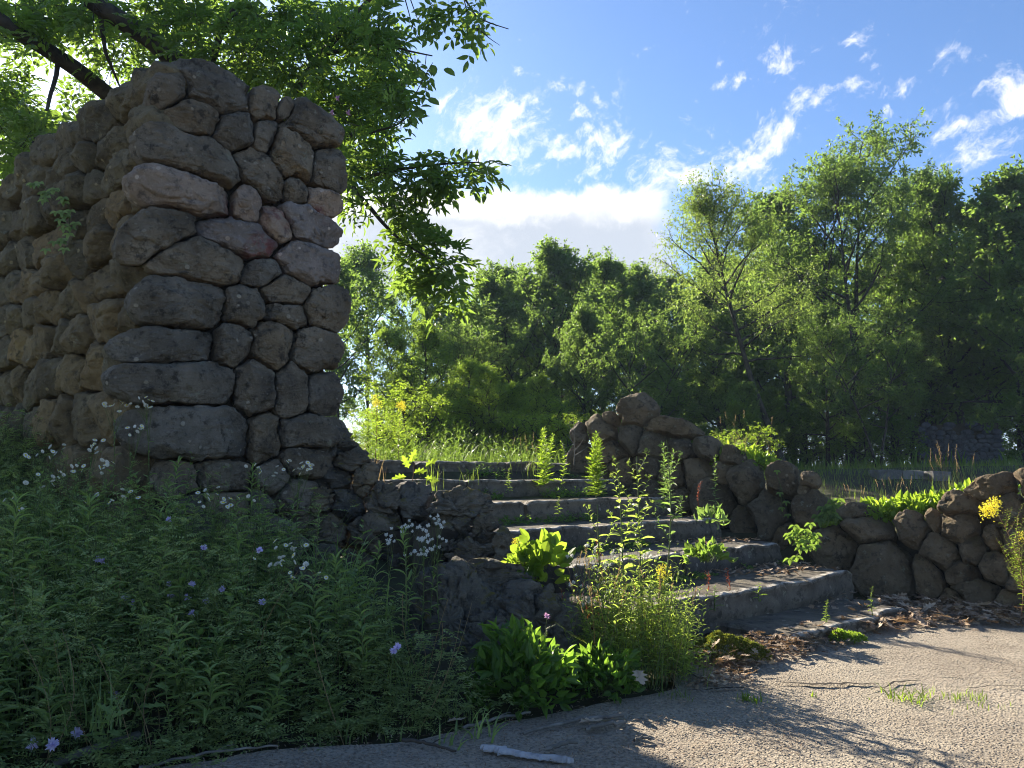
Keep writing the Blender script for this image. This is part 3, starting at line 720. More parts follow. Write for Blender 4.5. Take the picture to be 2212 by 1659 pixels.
# ------------------------------------------------------------------ distant ruins on the right
def ruin(name, label, cat, x0, x1, ytop, ybot, Y0, Y1, depth, nrow, ncol, M, seed):
    a = P(x0, 1025, Y0); b = P(x1, 1025, Y1); zt = P(x0, ytop, Y0)[2]; zb = P(x0, ybot, Y0)[2]; a[2] = b[2] = 0
    d = b-a; Ln = np.linalg.norm(d); d = d/Ln; n = np.array([d[1], -d[0], 0]); 
    if n[1] > 0: n = -n
    t = thing(name, label, cat, (a[0], a[1], zb)); rr_ = np.random.default_rng(seed); mb = MB(); sd = []
    for i_ in range(nrow):
        for j_ in range(ncol):
            if i_ >= nrow-3 and rr_.random() < .22*(i_-nrow+4): continue
            sd.append(((j_+.5+rr_.uniform(-.3, .3)+.3*(i_ % 2))*Ln/ncol*1000, -(zb+(i_+.5+rr_.uniform(-.15, .15))*(zt-zb)/nrow)*1000, Ln/ncol*500*rr_.uniform(.8, 1.2), (zt-zb)/nrow*520*rr_.uniform(.8, 1.2), rr_.uniform(-8, 8)))
    for k, ol in enumerate(pack(sd, 28, .98, 1.5)):
        f = lambda x, y: a + d*x/1000 + np.array([0, 0, -y/1000])
        c3 = f(sd[k][0], sd[k][1]); stone_blob(mb, c3, np.array([f(x, y) for x, y in ol]), n, .14, seed+k, 10, .25, .45, 5, .03)
    part('stonework', mb, M, t)
    mb = MB(); lump_box(mb, a+np.array([0, 0, 0])-n*.03, d*Ln, -n*depth, zt-.03-min(zb, 0), (12, 8, 20), .04, seed); part('core', mb, M_mortar, t)
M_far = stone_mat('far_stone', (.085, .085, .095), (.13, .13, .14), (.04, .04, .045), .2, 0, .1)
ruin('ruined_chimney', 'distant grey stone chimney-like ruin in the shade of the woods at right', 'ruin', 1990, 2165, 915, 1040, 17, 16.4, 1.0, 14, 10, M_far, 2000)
t = thing('broken_wall', 'pale flat-topped broken stone wall beyond the boulder wall at right', 'ruined wall', tuple(P(1900, 1060, 11.5)))
for (xa, xb, yt, yb, Y) in [(1899, 1950, 1016, 1050, 11.5), (1952, 1995, 1017, 1045, 11.5), (1996, 2010, 1030, 1060, 11.45), (2018, 2058, 1018, 1062, 11.3), (1925, 2016, 1046, 1085, 11.4), (1960, 2000, 1078, 1105, 10.9), (2030, 2068, 1055, 1090, 11.2), (1905, 1960, 1045, 1080, 11.55)]:
    a = P(xa, yb, Y); b = P(xb, yb, Y); zt_ = P(xa, yt, Y)[2]; mb = MB(); zb_ = a[2]; a[2] = b[2] = 0
    lump_box(mb, a, b-a, np.array([.05, .45, 0]), zt_-zb_, (14, 6, 10), .025, int(xa), z0=zb_); part('stone', mb, M_pale, t)
# ------------------------------------------------------------------ foliage materials
L_tree = leaf_mat('tree_leaf', (.034, .062, .030), (.072, .105, .038), (.25, .39, .06), .54)
L_pale = leaf_mat('pale_leaf', (.060, .095, .028), (.105, .140, .045), (.30, .42, .07), .50)
L_near = leaf_mat('near_leaf', (.045, .080, .026), (.090, .135, .036), (.25, .39, .05), .52, .40)
L_dark = leaf_mat('undergrowth_leaf', (.026, .058, .018), (.055, .095, .022), (.24, .42, .04), .5)
L_lush = leaf_mat('lush_leaf', (.040, .085, .022), (.075, .130, .032), (.24, .42, .04), .5)
L_vetch = leaf_mat('vetch_leaf', (.135, .180, .062), (.29, .34, .12), (.28, .40, .08), .38, .5)
L_weed = leaf_mat('weed_leaf', (.13, .19, .07), (.25, .32, .11), (.30, .46, .08), .42, .45)
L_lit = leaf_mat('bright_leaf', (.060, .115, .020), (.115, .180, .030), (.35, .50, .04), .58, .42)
L_grass = leaf_mat('grass_blade', (.060, .100, .028), (.13, .16, .045), (.30, .42, .05), .45, .5)
L_mead = leaf_mat('meadow_leaf', (.055, .095, .028), (.11, .155, .04), (.22, .34, .045), .48)
L_glow = leaf_mat('sunlit_leaf', (.10, .150, .040), (.20, .25, .08), (.46, .60, .09), .55)  # sun glow of the tangle painted into a paler leaf colour
L_mid = leaf_mat('lit_tree_leaf', (.048, .088, .022), (.095, .145, .032), (.34, .50, .05), .56)  # lit copy of the tree leaf, sunlight put into the brighter colour
L_straw = leaf_mat('dry_straw', (.22, .16, .08), (.40, .30, .16), (.40, .28, .12), .4, .6)
L_red = leaf_mat('red_stem', (.16, .035, .02), (.26, .07, .03), (.35, .08, .03), .35, .6)
L_dry = leaf_mat('dry_leaf', (.16, .10, .06), (.50, .39, .28), (.28, .17, .08), .25, .7)
M_bark = plain_mat('bark', (.030, .026, .021), (.070, .060, .048), 7, .92, 1.0, 22)
M_barkp = plain_mat('pale_bark', (.11, .10, .085), (.22, .20, .17), 7, .92, .8, 22)
M_stem = plain_mat('green_stem', (.07, .11, .03), (.11, .13, .045), 9, .7, 0)
M_stemr = plain_mat('brown_stem', (.14, .07, .035), (.20, .12, .06), 9, .8, 0)
def petal_mat(name, c, tr):
    m, t, o = mat(name); p = t.new('ShaderNodeBsdfPrincipled'); p.inputs['Base Color'].default_value = (*c, 1); p.inputs['Roughness'].default_value = .6
    b = t.new('ShaderNodeBsdfTranslucent'); b.inputs[0].default_value = (*tr, 1); mx = t.new('ShaderNodeMixShader'); mx.inputs[0].default_value = .4
    t.l.new(p.outputs[0], mx.inputs[1]); t.l.new(b.outputs[0], mx.inputs[2]); t.l.new(mx.outputs[0], o.inputs[0]); return m
F_white = petal_mat('white_petal', (.80, .80, .76), (.7, .7, .65)); F_yell = petal_mat('yellow_petal', (.88, .76, .05), (.85, .78, .08))
F_purp = petal_mat('lilac_petal', (.70, .63, .88), (.65, .55, .8)); F_pink = petal_mat('pink_petal', (.65, .38, .60), (.6, .35, .5))
F_moss2 = leaf_mat('orange_moss_leaf', (.20, .12, .015), (.36, .24, .03), (.4, .28, .03), .3, .8)
F_moss = leaf_mat('moss_leaf', (.07, .085, .015), (.16, .17, .03), (.25, .28, .03), .35, .8)

# ------------------------------------------------------------------ tree generator
def rotz(v, a): c, s = math.cos(a), math.sin(a); return np.array([v[0]*c-v[1]*s, v[0]*s+v[1]*c, v[2]])
def branch_pts(p, d, L, n, r, up=.25, wob=.12):
    pts = [np.array(p)]; d = unit(d)
    for k in range(n):
        d = unit(d + r.normal(0, wob, 3) + np.array([0, 0, up/n])); pts.append(pts[-1]+d*L/n)
    return np.array(pts)
def gen_tree(seed, H, cb, R, nl, nsub, ntw, lpt, lL, lW, tr=.12, lean=(0, 0), stems=1, shape='oval', droop=.0, twl=.5, spread=1.0, clump=.16, gapp=0.0):
    r = np.random.default_rng(seed); W = MB(); C = MB(); TS = []; TD = []; TL = []
    for st in range(stems):
        a0 = 2*math.pi*st/stems + r.uniform(0, 1); off = np.array([math.cos(a0), math.sin(a0), 0])*(0.12 if stems > 1 else 0)
        n = 11; d = np.array([lean[0]+(math.cos(a0)*.18 if stems > 1 else 0), lean[1]+(math.sin(a0)*.18 if stems > 1 else 0), 1.0])
        Hs = H*(1 if st == 0 else r.uniform(.8, .96))
        tp = branch_pts(off, d, Hs*.93, n, r, .25, .045); rad = np.linspace(tr, .015, n+1)**1.0*(1/math.sqrt(stems)**.6); rad[0] *= 1.35
        tube(W, tp, rad, 8)
        for q in range(nl//stems):
            t = (cb/H) + (1-cb/H)*((q+.5)/(nl//stems))**.9*.97; x = t*n*.999; i0 = int(x); f = x-i0
            p = tp[i0]*(1-f)+tp[min(i0+1, n)]*f
            h = (t-cb/H)/(1-cb/H)
            if shape == 'oval': prof = math.sin(math.pi*min(1, .18+h*.82))**.7*(1-.25*h)
            elif shape == 'dome': prof = math.sqrt(max(.03, 1-h**2.2))
            else: prof = (.45+.8*h)*(1-h**5)+.1
            Lb = R*max(.18, prof)*r.uniform(.75, 1.15); aa = q*2.39996+r.uniform(-.4, .4)
            el_ = .25+h*.95*r.uniform(.7, 1.1)
            d = np.array([math.cos(aa)*math.cos(el_), math.sin(aa)*math.cos(el_), math.sin(el_)])
            bp = branch_pts(p, d, Lb, 6, r, .3, .13); tube(W, bp, np.linspace(.02+tr*.22*(1-h*.6), .006, 7), 5)
            if r.random() < gapp: continue
            for s_ in range(nsub):
                ts = .28+.72*(s_+r.uniform(.2, .8))/nsub; x = ts*6*.999; i1 = int(x); f = x-i1; p1 = bp[i1]*(1-f)+bp[i1+1]*f
                dd = unit(bp[i1+1]-bp[i1]); sd = unit(np.cross(dd, [0, 0, 1]))*(1 if s_ % 2 else -1)
                d1 = unit(dd*.6+sd*r.uniform(.4, 1.1)+np.array([0, 0, r.uniform(-.25, .55)-droop])); L1 = Lb*.42*r.uniform(.6, 1.1)*(1.1-ts*.45)+.15
                sp = branch_pts(p1, d1, L1, 3, r, .1-droop*.5, .15); tube(W, sp, np.linspace(.012, .004, 4), 3)
                tt = r.uniform(.15, 1, ntw); xi = np.minimum((tt*3).astype(int), 2); fr = (tt*3-xi)[:, None]; ps = sp[xi]*(1-fr)+sp[xi+1]*fr
                ds = unit(unit(sp[xi+1]-sp[xi])*.5 + r.normal(0, .6, (ntw, 3)) + np.array([0, 0, -droop])); TS.append(ps); TD.append(ds); TL.append(r.uniform(.6, 1.1, ntw)*twl)
    TS = np.concatenate(TS); TD = np.concatenate(TD); TL = np.concatenate(TL)
    e = TS+TD*TL[:, None]; twigs(W, TS, e, .005, .002, .0)
    n = len(TS); t = r.uniform(.1, 1.05, (n, lpt)); pos = TS[:, None]+TD[:, None]*(TL[:, None]*t)[..., None] + r.normal(0, clump*twl*.5, (n, lpt, 3))
    dirs = unit(TD[:, None]*.5 + r.normal(0, .65, (n, lpt, 3)) + np.array([0, 0, -.35]))
    nr = unit(r.normal(0, .45, (n, lpt, 3))+np.array([0, 0, 1]))
    tint = np.clip(r.random((n, 1))*.6+r.random((n, lpt))*.4, 0, 1)
    leaves(C, pos.reshape(-1, 3), dirs.reshape(-1, 3), nr.reshape(-1, 3), lL*r.uniform(.7, 1.2, n*lpt), lW*r.uniform(.7, 1.2, n*lpt), 'diamond', tint.reshape(-1))
    zt = max(v[:, 2].max() for v in C.v)
    return W.mesh('trunk', [M_bark]), C, zt
VAR = {}
def variant(key, leafm, **kw):
    Wm, C, zt = gen_tree(**kw); VAR[key] = (Wm, C.mesh('crown', [leafm]), zt)
variant('maple', L_tree, seed=1, H=9.0, cb=1.6, R=3.3, nl=32, nsub=7, ntw=7, lpt=14, lL=.15, lW=.10, tr=.16, shape='oval', twl=.50)
variant('oak', L_tree, seed=2, H=10.5, cb=2.0, R=3.0, nl=32, nsub=7, ntw=6, lpt=15, lL=.155, lW=.09, tr=.17, shape='dome', twl=.50)
variant('locust', L_tree, seed=3, H=11.5, cb=2.4, R=3.7, nl=42, nsub=7, ntw=7, lpt=18, lL=.13, lW=.062, tr=.15, shape='dome', stems=3, twl=.60, droop=.15)
variant('slim', L_tree, seed=4, H=7.0, cb=1.6, R=1.9, nl=22, nsub=5, ntw=6, lpt=14, lL=.12, lW=.075, tr=.05, shape='oval', twl=.45)
variant('pale', L_pale, seed=5, H=8.6, cb=3.6, R=2.5, nl=26, nsub=6, ntw=6, lpt=17, lL=.10, lW=.048, tr=.12, lean=(-.34, 0), shape='dome', twl=.55, clump=.3)
variant('flat', L_tree, seed=6, H=6.5, cb=2.2, R=3.2, nl=20, nsub=6, ntw=7, lpt=15, lL=.13, lW=.055, tr=.09, shape='vase', stems=2, twl=.55, droop=.2)
variant('shrub', L_dark, seed=7, H=2.6, cb=.25, R=1.3, nl=20, nsub=5, ntw=5, lpt=16, lL=.085, lW=.05, tr=.03, shape='oval', stems=2, twl=.30)
variant('sumac', L_lit, seed=8, H=2.3, cb=.5, R=1.0, nl=12, nsub=4, ntw=4, lpt=16, lL=.09, lW=.035, tr=.025, shape='vase', stems=2, twl=.32)
variant('slimlit', L_mid, seed=24, H=7.0, cb=1.8, R=1.9, nl=20, nsub=5, ntw=6, lpt=13, lL=.11, lW=.065, tr=.05, shape='oval', twl=.45)
variant('young', L_mid, seed=14, H=6.0, cb=.8, R=1.9, nl=20, nsub=5, ntw=6, lpt=13, lL=.12, lW=.07, tr=.05, shape='oval', twl=.45)
TREES = []
def tree(key, name, label, x, ytop, Y, wide=1.0, rz=None, group=None, cat='tree', Xs=None):
    Wm, Cm, zt = VAR[key]; p = P(x, 1025, Y); b = hz(p[0], Y)-.05; top = P(x, ytop, Y)[2]; s = (top-b)/zt
    t = thing(name, label, cat, (p[0], Y, b), group); t.rotation_euler[2] = (rz if rz is not None else random.uniform(0, 6.28)); t.scale = (s*wide, s*wide, s)
    for nm, m in (('trunk', Wm), ('crown', Cm)): link(nm, m, t)
    return t
W = 'trees of the dense wood'
tree('pale', 'leaning_tree', 'thin pale-leaved tree leaning left in front of the dense wood', 1700, 385, 15.5, 1.0, 0.0)
tree('locust', 'tall_tree', 'tallest feathery tree of the wood with several upright stems', 1848, 262, 18.5, 1.0, .4, W)
tree('oak', 'tall_tree', 'broad tree just left of the tallest tree, its side facing the pale leaning tree', 1712, 372, 19.5, 1.0, 1.0, W)
tree('locust', 'tall_tree', 'second tallest feathery tree directly right of the tallest one', 1985, 330, 20.5, .9, 2.2, W)
tree('oak', 'tall_tree', 'dark dense tree in the dip between the tall trees at right', 2085, 365, 19, .9, 3.2, W)
tree('maple', 'tall_tree', 'yellow-green tree cut by the right edge of the picture', 2215, 322, 17.5, 1.0, .2, W)
tree('maple', 'round_tree', 'rounded tree left of the pale leaning tree, under the end of the cloud', 1410, 545, 25, 1.0, 1.7, W)
tree('oak', 'round_tree', 'rounded bright-topped tree in the middle of the skyline', 1300, 528, 23, 1.05, .5, W)
tree('maple', 'round_tree', 'highest rounded crown of the middle skyline, with bright sunlit top', 1205, 515, 22, 1.0, 4.0, W)
tree('oak', 'round_tree', 'rounded crown left of the middle skyline peak', 1110, 548, 23, .95, 2.0, W)
tree('maple', 'round_tree', 'low rounded crown behind the tip of the hanging branch', 1030, 585, 22, .95, 5.0, W)
tree('slim', 'airy_tree', 'airy tree with sky showing through beside the right edge of the pier', 790, 505, 21, .9, 5.5, W)
tree('slim', 'airy_tree', 'thin see-through tree half hidden by the pier edge', 735, 560, 19, 1.0, 1.5, W)
tree('locust', 'airy_tree', 'feathery tree behind the lowest hanging leaves', 905, 570, 24, .9, 3.5, W)
for (key, x, yt, Y, wd, lb) in [
    ('flat', 985, 655, 19, 1.0, 'flat-topped shaded tree in front of the left part of the wood'),
    ('flat', 1120, 630, 20.5, 1.0, 'spreading shaded tree standing in front of the middle wood'),
    ('maple', 1265, 650, 17, .8, 'dark tree behind the pointed boulder pile, left side'),
    ('flat', 1395, 640, 16, 1.0, 'dark spreading tree right behind the boulder pile'),
    ('oak', 1560, 600, 20, .9, 'shaded tree behind the leaning pale trunk'),
    ('maple', 1650, 560, 21.5, .9, 'dense tree filling the gap between pale tree and broad tree'),
    ('maple', 1790, 640, 16, .8, 'dark low tree at the foot of the tallest tree'),
    ('flat', 1900, 650, 15, 1.0, 'dark flat tree above the far pale stones'),
    ('maple', 2020, 610, 19.5, .9, 'dark tree behind the chimney-like ruin'),
    ('oak', 2160, 600, 19, .9, 'dark tree right behind the chimney-like ruin, near the picture edge'),
    ('maple', 2290, 480, 15, .9, 'dark tree just outside the right edge, its twigs reaching in')]:
    tree(key, 'shaded_tree', lb, x, yt, Y, wd, None, W)
k = 0
SECOND = [(1080, 600, 30), (1165, 575, 31), (1260, 560, 30), (1360, 560, 31), (1465, 565, 29), (1560, 540, 30), (1640, 560, 28), (1740, 520, 27), (1840, 520, 28), (1940, 500, 27), (2040, 500, 28), (2140, 480, 27), (2240, 470, 28), (980, 660, 31)]
names2 = ['left of the middle peak', 'under the middle peak', 'right of the middle peak', 'below the end of the cloud', 'left behind the pale tree', 'right behind the pale tree', 'beside the broad tree', 'behind the broad tree',
          'behind the tallest tree', 'between the two tallest trees', 'behind the second tallest tree', 'behind the dark dense tree', 'at the right picture edge', 'furthest left']
for (x, yt, Y), nm in zip(SECOND, names2):
    tree('maple' if k % 2 else 'oak', 'background_tree', 'back-row tree of the wood '+nm, x, yt, Y, 1.15, None, 'back row of the wood'); k += 1
# thin saplings whose stems show against the light
for (x, yt, Y, lb) in [(862, 700, 15, 'thin sapling nearest the pier, right of the yellow flowers'), (918, 690, 14, 'sapling with a dark straight stem behind the left of the steps'), (1012, 760, 14.5, 'sapling with slightly leaning stem behind the top step'),
                       (1062, 780, 13.5, 'slim sapling over the middle of the top step'), (1148, 800, 15, 'slim sapling left of the boulder pile'), (1560, 800, 15, 'dark sapling right of the boulder pile'), (1600, 820, 14, 'dark sapling between boulder pile and leaning trunk'), (1650, 830, 16, 'sapling beside the base of the leaning trunk')]:
    tree('slimlit' if x < 1250 else 'slim', 'sapling', lb, x, yt, Y, 1.1, None, 'saplings along the wood edge')
for (x, yt, Y, lb) in [(845, 790, 14, 'near the pier edge'), (960, 810, 15, 'left of the pair of thin stems'), (1040, 800, 15, 'between the thin stems'), (1110, 820, 14, 'right of the thin stems'), (1190, 840, 15, 'left of the boulder pile'), (1610, 860, 13.5, 'beside the foot of the leaning tree')]:
    tree('young', 'young_tree', 'young back-lit tree deep under the wood edge '+lb, x, yt, Y, 1.2, None, 'young back-lit trees')
# undergrowth shrubs, one per spot
CN = {}; ORD = ['first', 'second', 'third', 'fourth', 'fifth', 'sixth', 'seventh', 'eighth', 'ninth', 'tenth', 'eleventh', 'twelfth']
r = np.random.default_rng(8); spots = []
for x in np.arange(760, 2260, 62):
    if 1940 < x < 2200: continue
    spots.append((x+r.uniform(-25, 25), r.uniform(865, 925) if x < 1250 else r.uniform(840, 930), r.uniform(15, 21)))
for x in np.arange(1460, 2260, 95): spots.append((x, r.uniform(760, 830), r.uniform(20, 24)))
for q, (x, yt, Y) in enumerate(sorted(spots)):
    where = ('between pier and boulder pile' if x < 1250 else 'behind the boulder pile' if x < 1500 else 'behind the leaning tree' if x < 1750 else 'below the tallest trees' if x < 1980 else 'around the distant ruin')
    cnt_ = CN.get(where, 0); CN[where] = cnt_+1
    tree('shrub', 'shrub', ORD[cnt_]+' undergrowth shrub from the left '+where, x, yt, Y, 1.25, None, 'undergrowth shrubs '+where, 'shrub')

# ------------------------------------------------------------------ near tree hanging over the pier
def spline(pts, n=24):
    pts = np.array(pts, float); t = np.concatenate([[0], np.cumsum(np.linalg.norm(np.diff(pts, axis=0), axis=1))]); tt = np.linspace(0, t[-1], n)
    o = np.stack([np.interp(tt, t, pts[:, k]) for k in range(3)], -1)
    for _ in range(2): o[1:-1] = (o[:-2]+2*o[1:-1]+o[2:])/4
    return o
near = thing('overhanging_tree', 'large leafy tree behind the pier whose branches hang over it and into the sky', 'tree', (-3.6, 9.0, 1.2))
LIMB = MB(); nodes = []; nrad = []
def limb(pts, r0, r1, n=26, wob=.03, sides=9):
    s = spline([P(x, y, Y) for x, y, Y in pts], n); s = s+(fbm(s*1.5+3, 77)-.5)[:, None]*wob
    tube(LIMB, s, np.linspace(r0, r1, n), sides); nodes.extend(s); nrad.extend(np.linspace(r0, r1, n)); return s
limb([(470, 330, 8.6), (440, 185, 8.4), (330, 85, 8.0), (215, 15, 7.6), (120, -60, 7.2)], .14, .085)
limb([(420, 350, 8.9), (260, 225, 8.6), (150, 138, 8.2), (40, 68, 7.8), (-60, 5, 7.5)], .11, .075)
limb([(560, 480, 9.2), (600, 250, 9.0), (690, 120, 8.6), (780, 20, 8.2), (850, -50, 8)], .07, .03)
limb([(600, 400, 9.0), (720, 350, 8.4), (790, 440, 7.8), (860, 520, 7.3), (930, 560, 7.0)], .05, .008)
limb([(600, 400, 9.0), (745, 395, 8.0), (860, 365, 7.5), (950, 355, 7.2), (1035, 350, 7.0)], .04, .006)
limb([(640, 300, 8.8), (790, 290, 8.0), (860, 270, 7.5), (900, 235, 7.2)], .03, .005)
limb([(690, 120, 8.6), (820, 90, 7.8), (880, 110, 7.4), (935, 120, 7.2)], .03, .006)
limb([(780, 20, 8.2), (900, -40, 7.5), (1000, -10, 7.2), (1030, 40, 7.0), (1100, 62, 6.9)], .025, .004)
limb([(130, 120, 8.2), (100, 250, 7.6), (60, 330, 7.4)], .03, .01)
limb([(215, 15, 7.6), (230, 120, 7.8), (260, 190, 8)], .03, .01)
limb([(440, 185, 8.4), (480, 60, 8.0), (540, -30, 7.6)], .05, .02)
tube(LIMB, np.array([(-3.6, 9.0, 1.1), (-3.5, 9.0, 2.2), P(400, 360, 8.9)]), np.array([.26, .22, .17]), 10); tube(LIMB, np.array([(-3.6, 9.0, 1.9), P(560, 480, 9.2)]), np.array([.16, .08]), 8)
BL = [(60,60,90,60,16,7.8),(130,20,120,40,20,8.0),(20,200,50,60,10,8.2),(110,280,70,40,10,8.4),(40,270,60,40,12,8.8),(200,190,60,40,6,8.8),(90,30,120,60,26,8.4),(60,250,70,60,16,7.7),(30,330,50,30,8,7.6),(30,170,40,40,5,7.9),(300,40,150,50,34,8.2),(290,120,90,35,14,8.8),(400,30,90,60,20,8.2),(500,80,110,80,44,8.2),(620,110,110,100,58,8.4),(560,170,100,45,28,9.0),
      (740,120,90,90,52,8.2),(700,240,100,60,40,8.6),(800,60,60,60,26,7.9),(830,150,50,60,24,7.6),(780,230,60,50,26,7.9),(800,310,60,40,20,7.7),(760,370,50,30,10,7.8),(600,20,120,40,26,8.2),(680,330,60,30,10,8.8)]
pts = []; ctr = []
r = np.random.default_rng(31)
for (x, y, rx, ry, n, Y) in BL:
    for _ in range(int(n*(1.25 if x < 560 else .80))):
        a = r.uniform(0, 6.28); q = math.sqrt(r.random()); Yy = Y+r.uniform(-.9, 1.8)
        pts.append(P(x+math.cos(a)*q*rx, y+math.sin(a)*q*ry, Yy))
FR_ = [(870,362,45,22,10,7.5),(940,358,40,22,10,7.25),(1000,352,38,22,10,7.05),(900,395,40,22,9,7.35),(960,385,35,18,7,7.15),(820,375,40,25,8,7.7),(850,430,35,25,8,7.5),(790,430,30,20,6,7.8),
       (870,495,40,25,11,7.3),(915,520,40,28,12,7.15),(950,550,35,28,11,7.0),(890,545,35,28,8,7.2),(975,575,25,22,6,6.95),(940,600,35,25,9,7.0),(980,625,25,22,7,6.95),(900,595,25,20,4,7.1),(840,470,30,20,6,7.4),
       (870,180,18,14,4,7.4),(905,150,22,15,4,7.3),(890,215,18,14,4,7.2),(845,95,22,20,4,7.5),(880,90,18,15,3,7.4),(975,20,28,22,6,7.2),(1015,25,25,20,6,7.1),(930,20,25,18,4,7.3),(1030,50,12,16,3,7.0),(850,240,25,16,5,7.5)]
for (x, y, rx, ry, n, Y) in FR_:
    for _ in range(int(n*.52)):
        a = r.uniform(0, 6.28); q = math.sqrt(r.random()); pts.append(P(x+math.cos(a)*q*rx*1.1, y+math.sin(a)*q*ry*.85, Y+r.uniform(-.25, .25)))
pts = np.array(pts); N = np.array(nodes); dmin = np.array([np.min(np.linalg.norm(N-p, axis=1)) for p in pts]); order = np.argsort(dmin)
A_, B_ = [], []
for k in order:
    p = pts[k]; d = np.linalg.norm(N-p, axis=1); j = int(np.argmin(d)); A_.append(N[j]); B_.append(p); mid = (N[j]+p)/2; N = np.vstack([N, p[None], mid[None]])
A_ = np.array(A_); B_ = np.array(B_); ln = np.linalg.norm(B_-A_, axis=1)
twigs(LIMB, A_, B_, np.clip(ln*.012, .004, .014), .0035, .03, 4)
# bare twigs against the sky
for pl_ in ([(1000,-10,7.2),(1010,30,7.1),(1010,90,7.05)],[(1030,60,7.0),(1060,85,7.0),(1080,98,7)],[(1030,60,7),(1040,90,7),(1038,118,7)],[(880,-20,7.3),(905,50,7.2),(918,78,7.2)],[(870,-20,7.3),(895,70,7.2),(915,95,7.2)]):
    s = spline([P(*q) for q in pl_], 10); tube(LIMB, s, np.linspace(.007, .002, 10), 4)
part('limbs', LIMB, M_bark, near)
CR = MB(); ST = MB(); r = np.random.default_rng(77)
n = len(B_); ns = 5
base = np.repeat(B_, ns, 0) + r.normal(0, .05, (n*ns, 3)); out = unit(np.repeat(unit(B_-A_), ns, 0)*.5 + r.normal(0, .55, (n*ns, 3)) + np.array([0, 0, -.25]))
out[:, 2] = np.clip(out[:, 2], -.8, .25); out = unit(out)
keep = r.random(len(base)) < .92; base, out = base[keep], out[keep]
pinnate(CR, base, out, unit(r.normal(0, .35, (len(base), 3))+[0, 0, 1]), r.uniform(.16, .26, len(base)), 3, r.uniform(.085, .135, len(base)), r.uniform(.040, .060, len(base)), 'leaf', .55, .35, ST, r, taper=.1)
part('foliage', CR, L_near, near); part('leaf_stalks', ST, M_stem, near)
# three broad leaves at the end of one twig
mb = MB(); tw = MB()
for (x, y, Y, dx, dz) in [(855,165,7.2,-.3,-1),(880,150,7.2,.8,-.8),(900,165,7.2,.9,-1.1),(935,152,7.2,.1,-1),(960,160,7.2,1,-.8),(905,245,7.2,.2,-1),(890,230,7.2,-.6,-.9),(925,225,7.2,.9,-.6),(870,200,7.2,-.9,-.2)]:
    leaves(mb, [P(x, y-12, Y)], np.array([[dx, -.2, dz]]), np.array([[.2, -1, .3]]), .14, .085, 'round', np.array([.7]))
s = spline([P(850, 270, 7.3), P(900, 200, 7.2), P(920, 160, 7.2), P(935, 135, 7.2)], 12); tube(tw, s, np.linspace(.008, .003, 12), 4)
part('broad_leaves', mb, L_near, near); part('twig', tw, M_bark, near)
# tree masses left behind the pier that cast its long shade
for (key, x, yt, Y, wd, rz, lb) in [('maple', -110, 620, 12, 1.0, 0, 'tree seen only as a green fringe at the left picture edge'), ('oak', 330, 640, 24, 1.3, 1, 'tree hidden low behind the pier and the overhanging branches'), ('maple', 640, 610, 24, 1.2, 2, 'tree behind the right side of the pier')]:
    tree(key, 'hidden_tree', lb, x, yt, Y, wd, rz)
# ------------------------------------------------------------------ plants
def gpt(x, y, Y=None):
    """ground point seen at pixel (x,y); or below that pixel at depth Y"""
    if Y is None:
        p = G(x, y, 0.0)
        for _ in range(6): p = G(x, y, min(hz(p[0], p[1]), EYE-.05))
        return p
    p = P(x, y, Y); p[2] = max(hz(p[0], Y), 0); return p
def stem_curve(b, top, r, n=9, wob=.03):
    b = np.array(b); top = np.array(top); t = np.linspace(0, 1, n)[:, None]
    o = b*(1-t)+top*t; o[:, :2] += (r.normal(0, wob, 2)*np.sin(t*math.pi)); return o
def along(s, t):
    x = np.clip(t, 0, .999)*(len(s)-1); i = x.astype(int); f = (x-i)[:, None]; return s[i]*(1-f)+s[i+1]*f, unit(s[i+1]-s[i])
def spiral(C, s, n, L, Wd, tpl, r, t0=.08, t1=1.0, up=.5, prof=None, tint=None, jit=.15):
    t = np.linspace(t0, t1, n); p, d = along(s, t); a = np.arange(n)*2.39996+r.uniform(0, 6)
    o = np.stack([np.cos(a), np.sin(a), np.zeros(n)], -1); dd = unit(o + np.array([0, 0, 1])*up*(.4+t[:, None]*1.0) + r.normal(0, jit, (n, 3)))
    k = np.sin(np.pi*np.clip(.15+.78*t, 0, 1))**.6 if prof is None else prof(t)
    leaves(C, p, dd, np.broadcast_to([0, 0, 1.0], (n, 3))+r.normal(0, .2, (n, 3)), L*k*r.uniform(.85, 1.1, n), Wd*k, tpl, (r.random(n)*.6+.3) if tint is None else tint)
def disc_flower(mb, p, R, r, nrm=None, petals=10, mi=0, mc=1):
    p = np.asarray(p, float).reshape(-1, 3)
    for q in p:
        nn = unit(np.array([r.normal(0, .35), r.normal(-.35, .35), 1.0])) if nrm is None else nrm
        x = unit(np.cross(nn, [0, 1, .1])); y = np.cross(nn, x); a = np.arange(petals)*2*math.pi/petals
        d = x*np.cos(a)[:, None]+y*np.sin(a)[:, None]+nn*.15
        leaves(mb, np.repeat(q[None], petals, 0), d, nn, R, R*.7, 'diamond', None, mi)
        th = np.linspace(0, 2*math.pi, 6, endpoint=False); c = q+nn*R*.25+(x*np.cos(th)[:, None]+y*np.sin(th)[:, None])*R*.38
        mb.add(np.concatenate([c, [q+nn*R*.5]]), np.array([[k, (k+1) % 6, 6] for k in range(6)]), None, mc)
def fluff(mb, p, R, n, r, mi=0, tpl='diamond', up=.3):
    """little head made of petals pointing outward"""
    p = np.asarray(p, float); d = unit(r.normal(0, 1, (n, 3))+[0, 0, up]); leaves(mb, np.repeat(p[None], n, 0), d, r.normal(0, 1, (n, 3)), R, R*.5, tpl, None, mi)

